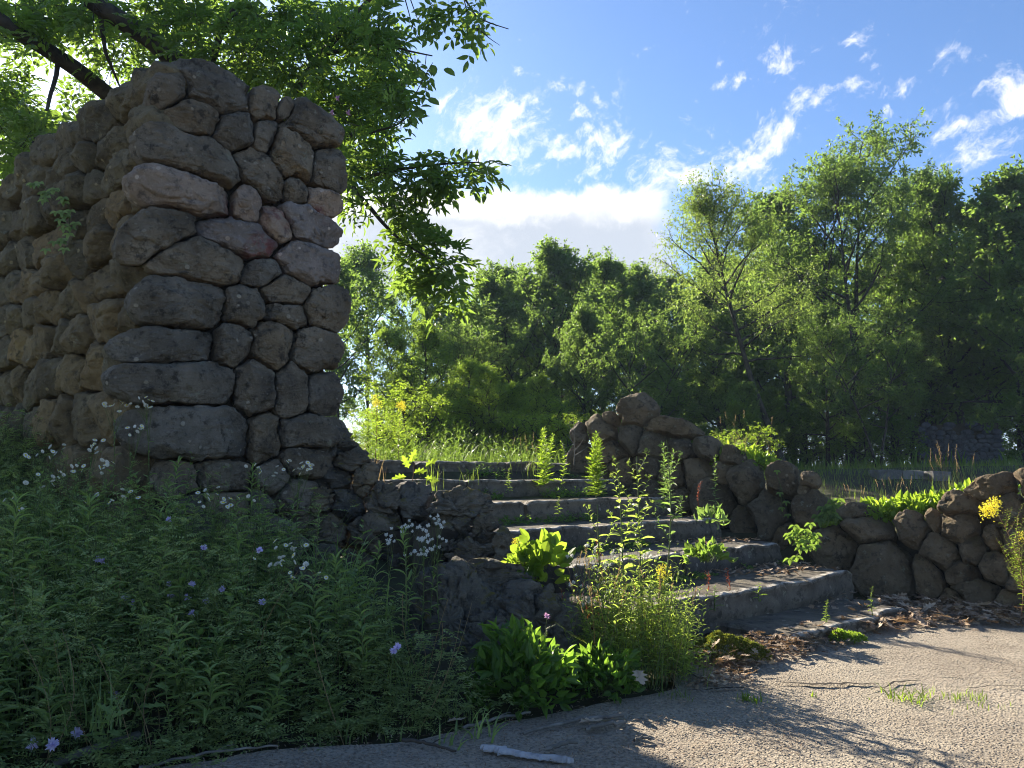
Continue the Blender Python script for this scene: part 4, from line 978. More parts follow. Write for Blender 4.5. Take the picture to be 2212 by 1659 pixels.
# --- fleabane: branching stalk with small white daisies; every head a child
_fl = {}
def flower_mesh(kind):
    if kind in _fl: return _fl[kind]
    r = np.random.default_rng(5); mb = MB()
    if kind == 'daisy': disc_flower(mb, [[0, 0, 0]], .0150, r, np.array([0, -.75, .66]), 12); ms = [F_white, F_yell]
    elif kind == 'lilac': fluff(mb, [0, 0, 0], .021, 34, r); ms = [F_purp]
    elif kind == 'white': fluff(mb, [0, 0, 0], .016, 26, r); ms = [F_white]
    elif kind == 'pink': fluff(mb, [0, 0, 0], .020, 22, r); ms = [F_pink]
    elif kind == 'yellow':
        for _ in range(34): fluff(mb, r.normal(0, .016, 3)*[1, 1, 1.4], .008, 5, r)
        ms = [F_yell]
    _fl[kind] = mb.mesh('flower_head', ms); return _fl[kind]
def add_flower(t, kind, p, s=1.0, name='flower_head'):
    o = link(name, flower_mesh(kind), t); o.location = Vector(np.asarray(p, float)-np.array(t.location)); o.scale = (s, s, s); o.rotation_euler = (random.uniform(-.4, .4), random.uniform(-.4, .4), random.uniform(0, 6)); return o
def fleabane(x, y, Y, ybase_z, n, label, group, kind='daisy', spread=.12, seed=0, leafy=True, fs=1.0, zb=None):
    r = np.random.default_rng(seed); top = P(x, y, Y); b = gpt(x+r.uniform(-12, 12), y, Y+r.uniform(-.05, .05))
    if zb is not None: b[2] = zb
    t = thing('fleabane' if kind != 'lilac' else 'vetch', label, 'wildflower', tuple(b), group); S = MB(); C = MB()
    s = stem_curve(b, top-np.array([0, 0, .10]), r, 10); tube(S, s, np.linspace(.0032, .0016, 10), 5)
    heads = []
    for k in range(n if kind != 'daisy' else int(n*1.6)):
        t0 = r.uniform(.72, 1.0); p0, _ = along(s, np.array([t0])); e = top + np.array([r.normal(0, spread*.6), r.normal(0, spread*.6), r.uniform(-spread*.7, .02)])
        tube(S, spline([p0[0], (p0[0]+e)/2+[0, 0, -.01], e], 6), np.linspace(.0014, .0008, 6), 3); heads.append(e)
        p_, _ = along(s, np.array([t0])); leaves(C, p_, e-p_, [0, 0, 1], .03, .006, 'diamond', None)
    if leafy: spiral(C, s, 14, .065, .013, 'lance', r, .05, .9, .45)
    part('stem', S, M_stem, t); part('leaves', C, L_weed, t)
    for e in heads: add_flower(t, kind, e, r.uniform(.8, 1.25)*fs)
    return t
FB = [(318,862,5.05,9,'at the pier corner, tallest white heads on dark stone'),(250,872,5.1,6,'left of the tallest one by the side wall'),(300,925,5.0,5,'just below the tallest pair'),(200,955,5.0,6,'against the side wall, middle height'),
      (110,965,4.9,7,'at far left against the side wall base'),(165,1010,4.7,6,'low at left above the broad leaves'),(90,1030,4.6,5,'at the left picture edge'),(230,1000,4.8,5,'in the weeds left of the pier corner'),
      (575,1000,4.8,5,'in front of the pier base, left of a pair'),(645,1005,4.75,9,'in front of the pier base, right of a pair'),(500,1075,4.6,8,'low in front of the pier mortar'),(455,1060,4.7,4,'beside low dark stones of the pier'),
      (250,1060,4.4,5,'among lanceolate leaves at left'),(20,1080,4.4,4,'at the extreme left edge'),
      (600,1190,4.2,7,'rising above the dark hollow'),(640,1170,4.3,5,'beside the stem in the dark hollow'),(655,1225,4.15,5,'leaning over the dark hollow')]
for k, (x, y, Y, n, lb) in enumerate(FB):
    fleabane(x, y, Y, 0, n, 'white-flowered fleabane stalk '+lb, 'white fleabane in the shaded weeds', 'daisy', .10, 400+k)
for k, (x, y, n) in enumerate([(880,1130,10),(915,1150,12),(945,1120,10),(900,1185,9),(940,1170,9),(850,1160,6)]):
    fleabane(x, y, 4.45, 0, n, 'white-budded fleabane stalk in the cluster before the crumbling wall, '+['upper left','middle','upper right','lower middle','right side','far left'][k], 'white fleabane before the crumbling wall', 'white', .07, 450+k, True, .8)
# lilac vetch heads
VT = [(98,1478,3.55),(70,1608,3.15),(112,1608,3.15),(210,1208,4.2),(222,1212,4.2),(370,1285,4.0),(405,1290,4.0),(415,1262,4.0),(365,1262,4.05),(270,1290,4.0),(285,1302,4.0),(445,1298,4.0),(480,1272,4.0),(415,1325,3.9),(566,1300,4.0),(560,1188,4.1),
      (858,1396,3.7),(850,1405,3.7),(440,1182,4.3),(365,1122,4.4),(167,1583,3.3),(245,1500,3.5),(1182,1330,4.2)]
VTL = ['in the lower left corner, upper one','at the bottom left corner, left of a pair','at the bottom left corner, right of a pair','left of centre above broad leaves','close right of another in the upper left weeds','in the middle cluster, left','in the middle cluster, centre','in the middle cluster, top','in the middle cluster, upper left','left of the middle cluster','just left below the middle cluster','right of the middle cluster','furthest right of the middle cluster','lowest of the middle cluster','beside the dark hollow','above the dark hollow',
       'right of the fern leaves, larger','right of the fern leaves, smaller','below the pier corner','under the pier corner, highest','near the bottom left, small one','left in the fern leaves','in front of the big weathered rock']
for k, (x, y, Y) in enumerate(VT):
    r = np.random.default_rng(600+k); top = P(x, y, Y); b = gpt(x, y, Y+.05); t = thing('vetch', 'lilac vetch flower '+VTL[k], 'wildflower', tuple(b), 'lilac vetch flowers in the weeds'); S = MB(); C = MB()
    s = stem_curve(b, top, r); tube(S, s, np.linspace(.0022, .0012, len(s)), 4); p, d = along(s, np.linspace(.15, .8, 7)); a = r.uniform(0, 6.28, 7)
    pinnate(C, p, np.stack([np.cos(a), np.sin(a), .3+0*a], -1), [0, 0, 1], .08, 6, .013, .006, 'diamond', .3, .1, S, r)
    part('stem', S, M_stem, t); part('leaves', C, L_vetch, t); add_flower(t, 'lilac' if k != 22 else 'pink', top, 1.35 if Y < 3.6 else 1.0)

# --- lanceolate-leaved plants
def lance_plant(x, ytop, Y, label, group=None, n=22, L=.13, Wd=.024, seed=0, m=None, name='tall_weed', cat='weed', tpl='lance', zb=None, top_tuft=True, wob=.03, stemm=None, xb=0, up=.5, cnt=1):
    r = np.random.default_rng(seed); b = gpt(x+xb, ytop, Y)
    if zb is not None: b[2] = zb
    t = thing(name, label, cat, tuple(b), group); S = MB(); C = MB()
    for q in range(cnt):
        top = P(x+(r.uniform(-18, 18) if q else 0), ytop+(r.uniform(5, 40) if q else 0), Y+(r.uniform(-.06, .06) if q else 0)); s = stem_curve(b, top, r, 10, wob); tube(S, s, np.linspace(.004, .0018, 10), 5)
        spiral(C, s, n, L, Wd, tpl, r, .06, .97, up)
        if top_tuft: spiral(C, s[-3:], 9, L*.75, Wd*.8, tpl, r, .4, 1.0, 1.1, lambda t_: np.ones_like(t_)*.8)
    part('stem', S, stemm or M_stem, t); part('leaves', C, m or L_weed, t); return t
LP = [(195,1085,4.15,.17,'with long pointed leaves below the side wall, brightest whorl'),(35,1085,4.0,.16,'with long pointed leaves at the left picture edge'),(75,1290,3.75,.15,'with long pointed leaves in the left weeds, lower whorl'),
      (725,1215,4.1,.13,'with a star of pointed leaves in front of the dark hollow'),(690,1100,4.4,.06,'feathery and thin, in front of the pier foot rubble'),(870,1150,4.2,.10,'dense, left of the white-budded cluster'),
      (545,1010,4.7,.10,'beside the pier face, narrow and upright'),(385,1000,4.9,.13,'rising before the long low stone of the pier'),(320,1350,3.7,.12,'in the dark middle of the weeds'),(440,1240,4.1,.08,'near the lilac cluster'),
      (820,1180,4.3,.09,'in front of the round stone'),(100,1180,4.1,.12,'in the upper left weeds, below the edge whorl'),(480,1400,3.7,.1,'low in the centre weeds'),(250,1180,4.2,.09,'between the pointed whorls')]
for k, (x, y, Y, L, lb) in enumerate(LP):
    lance_plant(x, y, Y, 'green weed '+lb, 'lance-leaved weeds left of the steps', 20 if L > .07 else 30, L, L*.17, 700+k)

MXS = MB(); MX = MB(); MXD = MB(); r = np.random.default_rng(91)
for _ in range(330):
    xx = r.uniform(-3.6, -.75); yy = r.uniform(3.1, 5.2)
    if yy < np.interp(xx, pl[:, 0], pl[:, 1])+.15 or (xx > -1.5 and yy > 4.5): continue
    b_ = np.array([xx, yy, hz(xx, yy)]); h_ = r.uniform(.35, .88)*(.50+.50*min(1, (yy-3)/1.6))*(1 if xx < -1.2 else .8); e_ = b_+[r.normal(0, .08), r.normal(0, .08), h_]; s_ = stem_curve(b_, e_, r, 8, .03); tube(MXS, s_, np.linspace(.003, .0012, 8), 4)
    kind = r.integers(3)
    if kind == 0: spiral(MX, s_, 22, .125, .024, 'lance', r, .3, 1, .5)
    elif kind == 1: spiral(MX, s_, 16, .07, .038, 'leaf', r, .35, 1, .4)
    else: spiral(MX, s_, 14, .10, .06, 'lobed', r, .3, 1, .4)
for _ in range(70):
    xx = r.uniform(-3.4, -.2); yy = r.uniform(3.1, 4.6)
    if yy < np.interp(xx, pl[:, 0], pl[:, 1])+.1: continue
    b_ = np.array([xx, yy, hz(xx, yy)]); h_ = r.uniform(.25, .6); e_ = b_+[r.normal(0, .2), r.normal(0, .15), h_]; tube(MXD, stem_curve(b_, e_, r, 8, .05), np.linspace(.0022, .001, 8), 4)
single('mixed_weeds', MX, L_weed, 'mixed broad and narrow weed leaves standing above the shaded vetch', 'weeds', kind='stuff')
single('mixed_weed_stems', MXS, M_stem, 'stems of the mixed weeds standing above the shaded vetch', 'weeds', kind='stuff')
single('dead_stalks', MXD, L_straw, 'leaning dead stalks among the shaded weeds', 'dry stalks', kind='stuff')
# --- the mass of vetch, ragweed and grass in the shade: nobody could count it
r = np.random.default_rng(90)
def region_pts(n, poly, r):
    poly = np.array(poly, float); lo = poly.min(0); hi = poly.max(0); out = []
    while len(out) < n:
        q = r.uniform(lo, hi, (n, 2)); ins = np.zeros(n, bool); j = len(poly)-1
        for i in range(len(poly)):
            xi, yi = poly[i]; xj, yj = poly[j]
            c = ((yi > q[:, 1]) != (yj > q[:, 1])) & (q[:, 0] < (xj-xi)*(q[:, 1]-yi)/(yj-yi+1e-12)+xi); ins ^= c; j = i
        out.extend(q[ins])
    return np.array(out[:n])
WEED = [(-4.6, 2.2), (-2.2, 2.45), (-1.65, 3.05), (-.95, 3.5), (-.42, 3.62), (.05, 3.95), (-.35, 4.0), (-.62, 4.15), (-.8, 4.6), (-.95, 5.2), (-1.6, 5.4), (-2.35, 5.2), (-4.3, 6.7), (-6, 6)]
pp = region_pts(3300, WEED, r); pp = pp[fbm(np.stack([pp[:, 0]*3.2, pp[:, 1]*3.2, pp[:, 0]*0], -1), 44, 3) > .40]; edge = np.interp(pp[:, 0], pl[:, 0], pl[:, 1]); dist = np.clip(pp[:, 1]-edge, 0, 2)
hmax = .10+.50*sstep(dist, 0, .75)*(1+.25*(fbm(np.stack([pp[:, 0]*1.5, pp[:, 1]*1.5, pp[:, 0]*0], -1), 4)-.5)*4)
hmax = hmax*np.where(pp[:, 0] > -.9, .72, 1)
hmax = np.where((pp[:, 0] > -1.35) & (pp[:, 0] < -.65) & (pp[:, 1] > 4.3), hmax*.35, hmax)   # dark hollow by the rubble
S = MB(); C = MB(); base = np.stack([pp[:, 0], pp[:, 1], Hgt(pp[:, 0], pp[:, 1])], -1)
ang = r.uniform(0, 6.28, len(pp)); ln = r.uniform(.15, .7, len(pp)); hh_ = hmax*r.uniform(.55, 1.1, len(pp))
tip = base + np.stack([np.cos(ang)*ln*hh_, np.sin(ang)*ln*hh_, hh_], -1)
twigs(S, base, tip, .0022, .0011, -.03)
kk = 8
for q in range(kk):
    t = r.uniform(.25, 1.0, len(pp))[:, None]; p = base*(1-t)+tip*t; p[:, 2] += .03*np.sin(t[:, 0]*3.1); a = r.uniform(0, 6.28, len(pp))
    pinnate(C, p, np.stack([np.cos(a), np.sin(a), r.uniform(-.1, .5, len(pp))], -1), unit(r.normal(0, .25, (len(pp), 3))+[0, 0, 1]), r.uniform(.06, .10, len(pp)), 5, r.uniform(.017, .028, len(pp)), .0115, 'diamond', .3, .12, None, r, tint=np.clip(r.random(len(pp))*.5+.5*(hh_/.6), 0, 1))
p2 = region_pts(520, [(-4.2, 4.6), (-3.0, 4.3), (-2.2, 4.2), (-1.55, 4.6), (-1.7, 5.1), (-2.4, 5.0), (-4.0, 6.4), (-4.6, 6.0)], r); b2 = np.stack([p2[:, 0], p2[:, 1], Hgt(p2[:, 0], p2[:, 1])], -1)
h2 = r.uniform(.45, .85, len(p2)); a = r.uniform(0, 6.28, len(p2)); t2 = b2+np.stack([np.cos(a)*h2*.2, np.sin(a)*h2*.2, h2], -1); twigs(S, b2, t2, .0025, .001)
for q in range(11):
    t = r.uniform(.35, 1.0, len(p2))[:, None]; p = b2*(1-t)+t2*t; a = r.uniform(0, 6.28, len(p2))
    pinnate(C, p, np.stack([np.cos(a), np.sin(a), r.uniform(0, .8, len(p2))], -1), unit(r.normal(0, .25, (len(p2), 3))+[0, 0, 1]), r.uniform(.04, .08, len(p2)), 4, r.uniform(.014, .026, len(p2)), .007, 'diamond', .6, .12, None, r, tint=r.uniform(.5, 1, len(p2)))
o = single('vetch_cover', C, L_vetch, 'dense shaded carpet of feathery vetch leaves left of the steps', 'ground cover', kind='stuff')
single('weed_stems', S, M_stem, 'tangle of thin green stems under the vetch leaves', 'ground cover', kind='stuff')
# ragweed / mugwort: feathery lobed leaves
C = MB(); q = region_pts(420, [(-2.3, 2.6), (-1.6, 3.05), (-.9, 3.5), (-.35, 3.65), (0, 3.9), (-.5, 4.05), (-.8, 4.5), (-2, 4.2), (-3, 3.4)], r)
b = np.stack([q[:, 0], q[:, 1], Hgt(q[:, 0], q[:, 1])+r.uniform(.05, .42, len(q))*sstep(q[:, 1]-np.interp(q[:, 0], pl[:, 0], pl[:, 1]), -.1, .6)], -1)
for w_ in range(4):
    a = r.uniform(0, 6.28, len(q)); pinnate(C, b+r.normal(0, .03, b.shape), np.stack([np.cos(a), np.sin(a), r.uniform(-.2, .5, len(q))], -1), [0, 0, 1], r.uniform(.07, .12, len(q)), 4, r.uniform(.03, .045, len(q)), .018, 'lobed', .8, .3, None, r, taper=.6)
single('ragweed_leaves', C, L_vetch, 'low feathery lobed ragweed leaves along the edge of the shaded weeds', 'ground cover', kind='stuff')
C = MB(); q = region_pts(3000, WEED, r); ed = np.interp(q[:, 0], pl[:, 0], pl[:, 1])
a = r.uniform(0, 6.28, len(q)); hb = (.10+.36*sstep(q[:, 1]-ed, 0, .8))*r.uniform(.6, 1.5, len(q)); lean = np.stack([np.cos(a), np.sin(a), 0*a], -1)*r.uniform(.15, .8, len(q))[:, None]
blades(C, np.stack([q[:, 0], q[:, 1], Hgt(q[:, 0], q[:, 1])], -1), hb, lean, r.uniform(.004, .009, len(q)), None, 0, .8)
single('shade_grass', C, L_weed, 'thin grass blades among the shaded weeds', 'grass', kind='stuff')

# --- grass on the upper terraces (bright, back lit)
def grass_area(poly, n, h0, h1, material, name, label, w0=.003, w1=.007, zf=None, seed=1, lean0=.6):
    r = np.random.default_rng(seed); q = region_pts(n, poly, r); a = r.uniform(0, 6.28, n); C = MB()
    blades(C, np.stack([q[:, 0], q[:, 1], Hgt(q[:, 0], q[:, 1])-.01], -1), r.uniform(h0, h1, n), np.stack([np.cos(a), np.sin(a), 0*a], -1)*r.uniform(.1, lean0, n)[:, None], r.uniform(w0, w1, n))
    return single(name, C, material, label, 'grass', kind='stuff')
grass_area([(-2.6, 8.3), (-.9, 8.25), (.95, 10.0), (3, 12), (3, 15), (-4, 15)], 6000, .12, .42, L_mead, 'meadow_grass', 'bright back-lit meadow grass behind the top step', .004, .009)
grass_area([(2.0, 9.9), (3.2, 8.6), (4, 8.2), (5.5, 7.6), (9, 7), (14, 12), (8, 16), (3, 15)], 9000, .06, .22, L_grass, 'terrace_grass', 'grass on the shaded terrace behind the boulder wall', .004, .008, seed=2)
grass_area([(3, 14), (26, 12), (26, 40), (-26, 40), (-26, 14)], 14000, .15, .5, L_dark, 'woodland_floor', 'low green plants on the floor of the wood', .02, .05, seed=3)
C = MB(); r = np.random.default_rng(14); q = region_pts(700, [(-2.4, 8.4), (-.9, 8.3), (.8, 10.1), (1.6, 11), (1, 13.5), (-3, 13.5)], r); b = np.stack([q[:, 0], q[:, 1], Hgt(q[:, 0], q[:, 1])], -1)
for b_, h in zip(b, r.uniform(.15, .6, len(b))*(.6+.4*sstep(-b[:, 0], -1, 1.2))):
    s = np.stack([b_, b_+[r.normal(0, .03), r.normal(0, .03), h*.5], b_+[r.normal(0, .05), r.normal(0, .05), h]]); spiral(C, s, 12, .085, .02, 'diamond', r, .15, 1.0, .6)
single('meadow_herbs', C, L_mead, 'bright yellow-green leafy herbs along the top of the steps', 'ground cover', kind='stuff')
# thicket of sunlit bushes behind the top step
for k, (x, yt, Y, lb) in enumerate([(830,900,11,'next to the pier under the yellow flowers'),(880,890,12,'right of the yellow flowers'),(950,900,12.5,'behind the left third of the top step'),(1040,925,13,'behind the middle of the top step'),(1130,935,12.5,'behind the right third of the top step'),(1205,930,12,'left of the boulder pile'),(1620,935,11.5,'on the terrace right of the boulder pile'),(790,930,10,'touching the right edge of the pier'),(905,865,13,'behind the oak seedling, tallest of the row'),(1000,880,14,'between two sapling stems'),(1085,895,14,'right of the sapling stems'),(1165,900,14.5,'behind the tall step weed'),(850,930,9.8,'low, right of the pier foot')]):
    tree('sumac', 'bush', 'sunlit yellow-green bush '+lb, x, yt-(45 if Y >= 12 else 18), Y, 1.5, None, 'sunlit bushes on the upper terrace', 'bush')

# --- goldenrod / St John's wort with yellow heads
def goldenrod(x, ytop, Y, label, nfl=4, seed=0, zb=None, leafL=.06, n=26, bushy=0, group=None, m=None, fs=1.0, xb=0):
    r = np.random.default_rng(seed); b = gpt(x+xb, ytop, Y)
    if zb is not None: b[2] = zb
    t = thing('goldenrod', label, 'wildflower', tuple(b), group); S = MB(); C = MB(); top = P(x, ytop, Y); s = stem_curve(b, top, r, 12); tube(S, s, np.linspace(.005, .002, 12), 5)
    spiral(C, s, n, leafL, leafL*.22, 'lance', r, .1, .95, .5)
    H_ = top[2]-b[2]
    for q in range(bushy):
        t0 = r.uniform(.25, .8); p0, _ = along(s, np.array([t0])); a = r.uniform(0, 6.28); L = H_*.30*r.uniform(.6, 1.2); e = p0[0]+np.array([math.cos(a)*L*.55, math.sin(a)*L*.55, L*.8])
        s2 = spline([p0[0], (p0[0]+e)/2-[0, 0, .02], e], 8); tube(S, s2, np.linspace(.003, .0012, 8), 4); spiral(C, s2, 18, leafL*.55, leafL*.2, 'diamond', r, .1, 1, .5)
    part('stem', S, M_stemr, t); part('leaves', C, m or L_lit, t)
    for q in range(nfl): add_flower(t, 'yellow', top+np.array([r.normal(0, .045), r.normal(0, .03), r.uniform(-.09, .02)])*min(1, H_), r.uniform(.8, 1.2)*fs)
goldenrod(812, 862, 8.6, 'yellow-topped goldenrod nearest the pier above the steps', 5, 1, None, .09, 30, 4, None, None, 1.2)
goldenrod(862, 873, 8.6, 'yellow-topped goldenrod slightly right of the pier one', 5, 2, None, .09, 30, 4, None, None, 1.2)
goldenrod(2140, 1085, 6.2, 'tall bushy yellow-flowered plant before the boulder wall at far right', 9, 3, 0, .05, 34, 18, None, None, 1.3, 45)
goldenrod(2200, 1150, 6.1, 'leafy yellow-green plant at the right picture edge', 2, 4, 0, .05, 34, 16, None, None, .8, 10)
goldenrod(1428, 1232, 4.75, 'yellow-flowered plant right of the tall stalks by the steps', 4, 5, 0, .04, 30, 8, None, None, .9, -5)
goldenrod(1118, 1165, 4.95, 'small plant with yellow buds behind the weathered rock', 2, 6, .45, .06, 34, 0, None, None, .6)

# --- feathery upright plants on the steps
def feather(x, ytop, ybase, Y, label, seed, m=None, wide=.10, n=26, cnt=2, tpl='lobed', group=None, name='ragweed'):
    r = np.random.default_rng(seed); b = P(x, ybase, Y); top = P(x, ytop, Y); t = thing(name, label, 'weed', tuple(b), group); S = MB(); C = MB()
    for q in range(cnt):
        tp = top+(np.array([r.uniform(-.09, .12), r.uniform(-.05, .05), -r.uniform(.02, .25)*(top[2]-b[2])]) if q else 0); s = stem_curve(b, tp, r, 10, .015); tube(S, s, np.linspace(.004, .0015, 10), 4)
        spiral(C, s, n, wide, wide*.62 if tpl == 'lobed' else wide*.2, tpl, r, .04, .98, .45, lambda t_: (1.05-t_*.72))
        spiral(C, s, n, wide*.6, wide*.30 if tpl == 'lobed' else wide*.12, tpl, r, .3, 1.0, .8, lambda t_: (1.05-t_*.6))
    part('stem', S, M_stem, t); part('leaves', C, m or L_lit, t); return t
feather(1175, 925, 1052, 8.3, 'bright leafy weed growing on the second highest step, centre', 1, None, .13, 40, 3, 'lobed')
feather(1288, 935, 1078, 8.15, 'tall feathery bright ragweed on the steps before the boulder pile', 2, None, .15, 46, 3, 'lobed')
feather(1212, 955, 1050, 8.5, 'feathery weed between the two tall step weeds', 3, None, .10, 26, 1, 'lobed')
feather(1100, 1012, 1062, 7.9, 'small narrow-leaved seedling on the steps left of the tall weeds', 4, None, .055, 22, 1, 'lance')
feather(1208, 1073, 1112, 7.1, 'tiny bright seedling on the middle step', 5, None, .05, 14, 1, 'lance')
feather(1433, 960, 1105, 7.4, 'feathery weed right of the tall stalks', 6, L_weed, .12, 30, 2, 'lobed')
feather(1545, 985, 1100, 8.2, 'slim shaded weed before the boulders at the stair side', 7, L_weed, .09, 20, 1, 'lobed')
feather(1475, 1075, 1120, 7.6, 'small grey-green seedling at the right end of a step', 8, L_weed, .08, 10, 1, 'lance')
feather(1788, 1296, 1352, 5.75, 'small bright seedling at the right end of the lowest step', 9, None, .045, 26, 1, 'lance')
feather(1885, 1268, 1330, 5.9, 'leaning dry-stemmed seedling right of the lowest step', 10, None, .045, 14, 1, 'lance')
feather(1545, 1268, 1320, 5.7, 'small dark-leaved seedling under the second step edge', 11, L_weed, .09, 9, 1, 'lance')
feather(1640, 1262, 1300, 5.9, 'small bright-leaved seedling at the worn edge of the second step', 12, None, .08, 8, 1, 'lance')
# oak seedling
t = thing('oak_seedling', 'small back-lit oak seedling with lobed leaves on the left of the steps', 'seedling', tuple(P(885, 1060, 7.3))); C = MB(); S = MB(); r = np.random.default_rng(3)
for (x, y, dx, dz) in [(870,1030,-1,-.1),(900,1022,.9,.2),(925,1032,1,-.2),(880,1012,-.4,.8),(905,1045,.7,-.7),(915,1058,1,-.5),(865,1050,-.9,-.5),(845,1052,-1,-.3),(890,1000,.3,1),(925,1008,.8,.5)]:
    leaves(C, [P(x-8*dx, y, 7.3)], [[dx, r.uniform(-.3, .3), dz]], [[.1, -1, .7]], .14, .10, 'lobed', np.array([.9]))
tube(S, spline([P(885, 1065, 7.3), P(893, 1030, 7.3), P(895, 1000, 7.3)], 8), np.linspace(.005, .002, 8), 4)
for y in (1015, 1030, 1045): tube(S, np.array([P(892, y+8, 7.3), P(912, y, 7.3)]), np.array([.002, .001]), 3)
part('stem', S, M_stemr, t); part('leaves', C, L_lit, t)

# --- grass tufts
def tuft(x, y, Y, n, h, label, m=None, spread=.05, seed=0, lean=.6, w=.004, z=None, name='grass_tuft', heads=0, group=None):
    r = np.random.default_rng(seed); b = P(x, y, Y) if z is None else np.append(P(x, y, Y)[:2], z); C = MB(); a = r.uniform(0, 6.28, n); q = r.normal(0, spread, (n, 2))
    blades(C, np.stack([b[0]+q[:, 0], b[1]+q[:, 1], np.full(n, b[2]-.01)], -1), h*r.uniform(.5, 1.1, n), np.stack([np.cos(a), np.sin(a), 0*a], -1)*r.uniform(.1, lean, n)[:, None], w*r.uniform(.7, 1.3, n))
    t = thing(name, label, 'grass', tuple(b), group); part('blades', C, m or L_grass, t)
    if heads:
        H_ = MB(); S = MB()
        for k in range(heads):
            a = r.uniform(0, 6.28); bb = b+[r.normal(0, spread), r.normal(0, spread), 0]; e = bb+[math.cos(a)*h*.35, math.sin(a)*h*.2, h*r.uniform(1.1, 1.6)]
            s = spline([bb, (bb*2+e)/3+[0, 0, h*.15], e], 9); tube(S, s, np.linspace(.0014, .0008, 9), 3); p, d = along(s, np.linspace(.82, 1, 14)); leaves(H_, p, d+r.normal(0, .25, (14, 3)), r.normal(0, 1, (14, 3)), .018, .006, 'diamond')
        part('stalks', S, L_straw, t); part('seed_heads', H_, L_straw, t)
    return t
tuft(935, 1058, 7.2, 22, .35, 'grass tuft leaning over the left end of the second step', None, .05, 1)
tuft(1012, 1045, 7.8, 16, .22, 'thin grass tuft hanging at the second highest step', None, .05, 2)
tuft(1145, 1035, 9, 30, .35, 'grass with seed heads on top of the steps left of the tall weed', None, .1, 3, .7, .005, None, 'grass_tuft', 8)
tuft(2060, 1045, 8.3, 90, .50, 'tall pale grass clump with seed heads on top of the boulder wall', L_grass, .09, 4, .45, .005, .72, 'grass_clump', 14)
tuft(1950, 1060, 8.0, 20, .30, 'sparse dry grass with seed heads on the wall left of the tall clump', L_straw, .10, 5, .5, .003, .68, 'grass_tuft', 8)
tuft(1848, 1060, 8.0, 12, .30, 'few dry grass stalks at the left end of the wall top plants', L_straw, .05, 6, .5, .003, .62, 'grass_tuft', 4)
tuft(1620, 1500, 4.12, 40, .05, 'bright little weed tuft in the crack, nearest the stairs', L_lit, .035, 7, 1.6, .006, .012)
tuft(1955, 1488, 4.15, 60, .07, 'spreading bright grass tuft in the middle of the crack', L_lit, .06, 8, 2.4, .006, .012)
tuft(2090, 1490, 4.12, 90, .05, 'yellowish short grass tuft at the right end of the crack', L_grass, .08, 9, .7, .0035, .012)
tuft(1757, 1480, 4.2, 8, .05, 'tiny sprout in the middle of the crack', L_lit, .012, 10, .5, .004, .012)
tuft(1460, 1490, 4.2, 30, .06, 'small grass tuft where the crack meets the weeds', L_grass, .05, 11, 1.5, .004, .01)
tuft(1040, 1570, 3.6, 12, .16, 'coarse green grass blades arching onto the dark pavement', L_weed, .06, 12, 1.2, .010, 0)
tuft(960, 1600, 3.45, 9, .14, 'small arching grass at the edge of the shaded pavement', L_weed, .04, 13, 1.2, .009, 0)
tuft(150, 1520, 3.4, 26, .30, 'upright grass tuft in the lower left weeds', L_weed, .05, 14, .5, .006)
tuft(210, 1570, 3.25, 22, .26, 'arching grass tuft near the bottom left', L_weed, .05, 15, .8, .006)
tuft(790, 1050, 6.6, 50, .45, 'dry brown grass hanging beside the pier foot', L_straw, .07, 16, .4, .004)
tuft(1600, 975, 9.0, 24, .30, 'dry grass stalks on the terrace beyond the boulder pile', L_straw, .12, 17, .5, .003, None, 'grass_tuft', 6)

# --- small greens growing at the back of the treads
C = MB(); r = np.random.default_rng(41)
for (u0, u1, v, z, n, h) in [(4.2, 6.9, 6.72, 1.10, 130, .13), (4.2, 6.9, 6.02, .90, 150, .12), (4.0, 6.9, 5.32, .70, 120, .09), (4.4, 6.9, 4.62, .50, 70, .06), (4.6, 6.9, 3.92, .30, 60, .06)]:
    for _ in range(n):
        u = r.uniform(u0, u1)**1.0; g = fbm([[u*2.2, v, 1]], 6)[0]
        if g < .46: continue
        b = UV(u, v+r.normal(0, .05), z); hh2 = h*r.uniform(.4, 1.3)*(g*1.6); s = np.stack([b, b+[r.normal(0, .02), r.normal(0, .02), hh2*.5], b+[r.normal(0, .03), r.normal(0, .03), hh2]])
        spiral(C, s, 9, .05, .022, 'diamond', r, .1, 1, .5)
single('step_moss_plants', C, L_dark, 'small green plants rooted along the back of the treads', 'ground cover', kind='stuff')
# moss mounds
def mound(x, y, Y, rx, ry, h, n, label, m, seed, L=.016, name='moss_cushion', cat='moss', tpl='diamond'):
    r = np.random.default_rng(seed); b = P(x, y, Y); b[2] = max(.01, hz(b[0], b[1])) ; C = MB(); a = r.uniform(0, 6.28, n); q = np.sqrt(r.random(n)); X = np.cos(a)*q*rx; Yy = np.sin(a)*q*ry
    nz = fbm(np.stack([X*14, Yy*14, X*0], -1)+seed, seed, 3); z = h*np.sqrt(np.clip(1-q**2, 0, 1))*(.4+1.1*nz)
    p = b+np.stack([X, Yy, z], -1); leaves(C, p, unit(np.stack([np.cos(a)*q, np.sin(a)*q, .9+0*a], -1)+r.normal(0, .5, (n, 3))), r.normal(0, 1, (n, 3)), L*r.uniform(.6, 1.4, n), L*.55, tpl)
    return single(name, C, m, label, cat, tuple(b))
mound(1570, 1375, 5.0, .27, .14, .13, 7000, 'thick yellow-green moss cushion on the ground beside the lowest step', F_moss, 1)
mound(1830, 1345, 5.5, .12, .06, .07, 1500, 'small bright leafy mound at the lowest step end', L_lit, 2, .022)
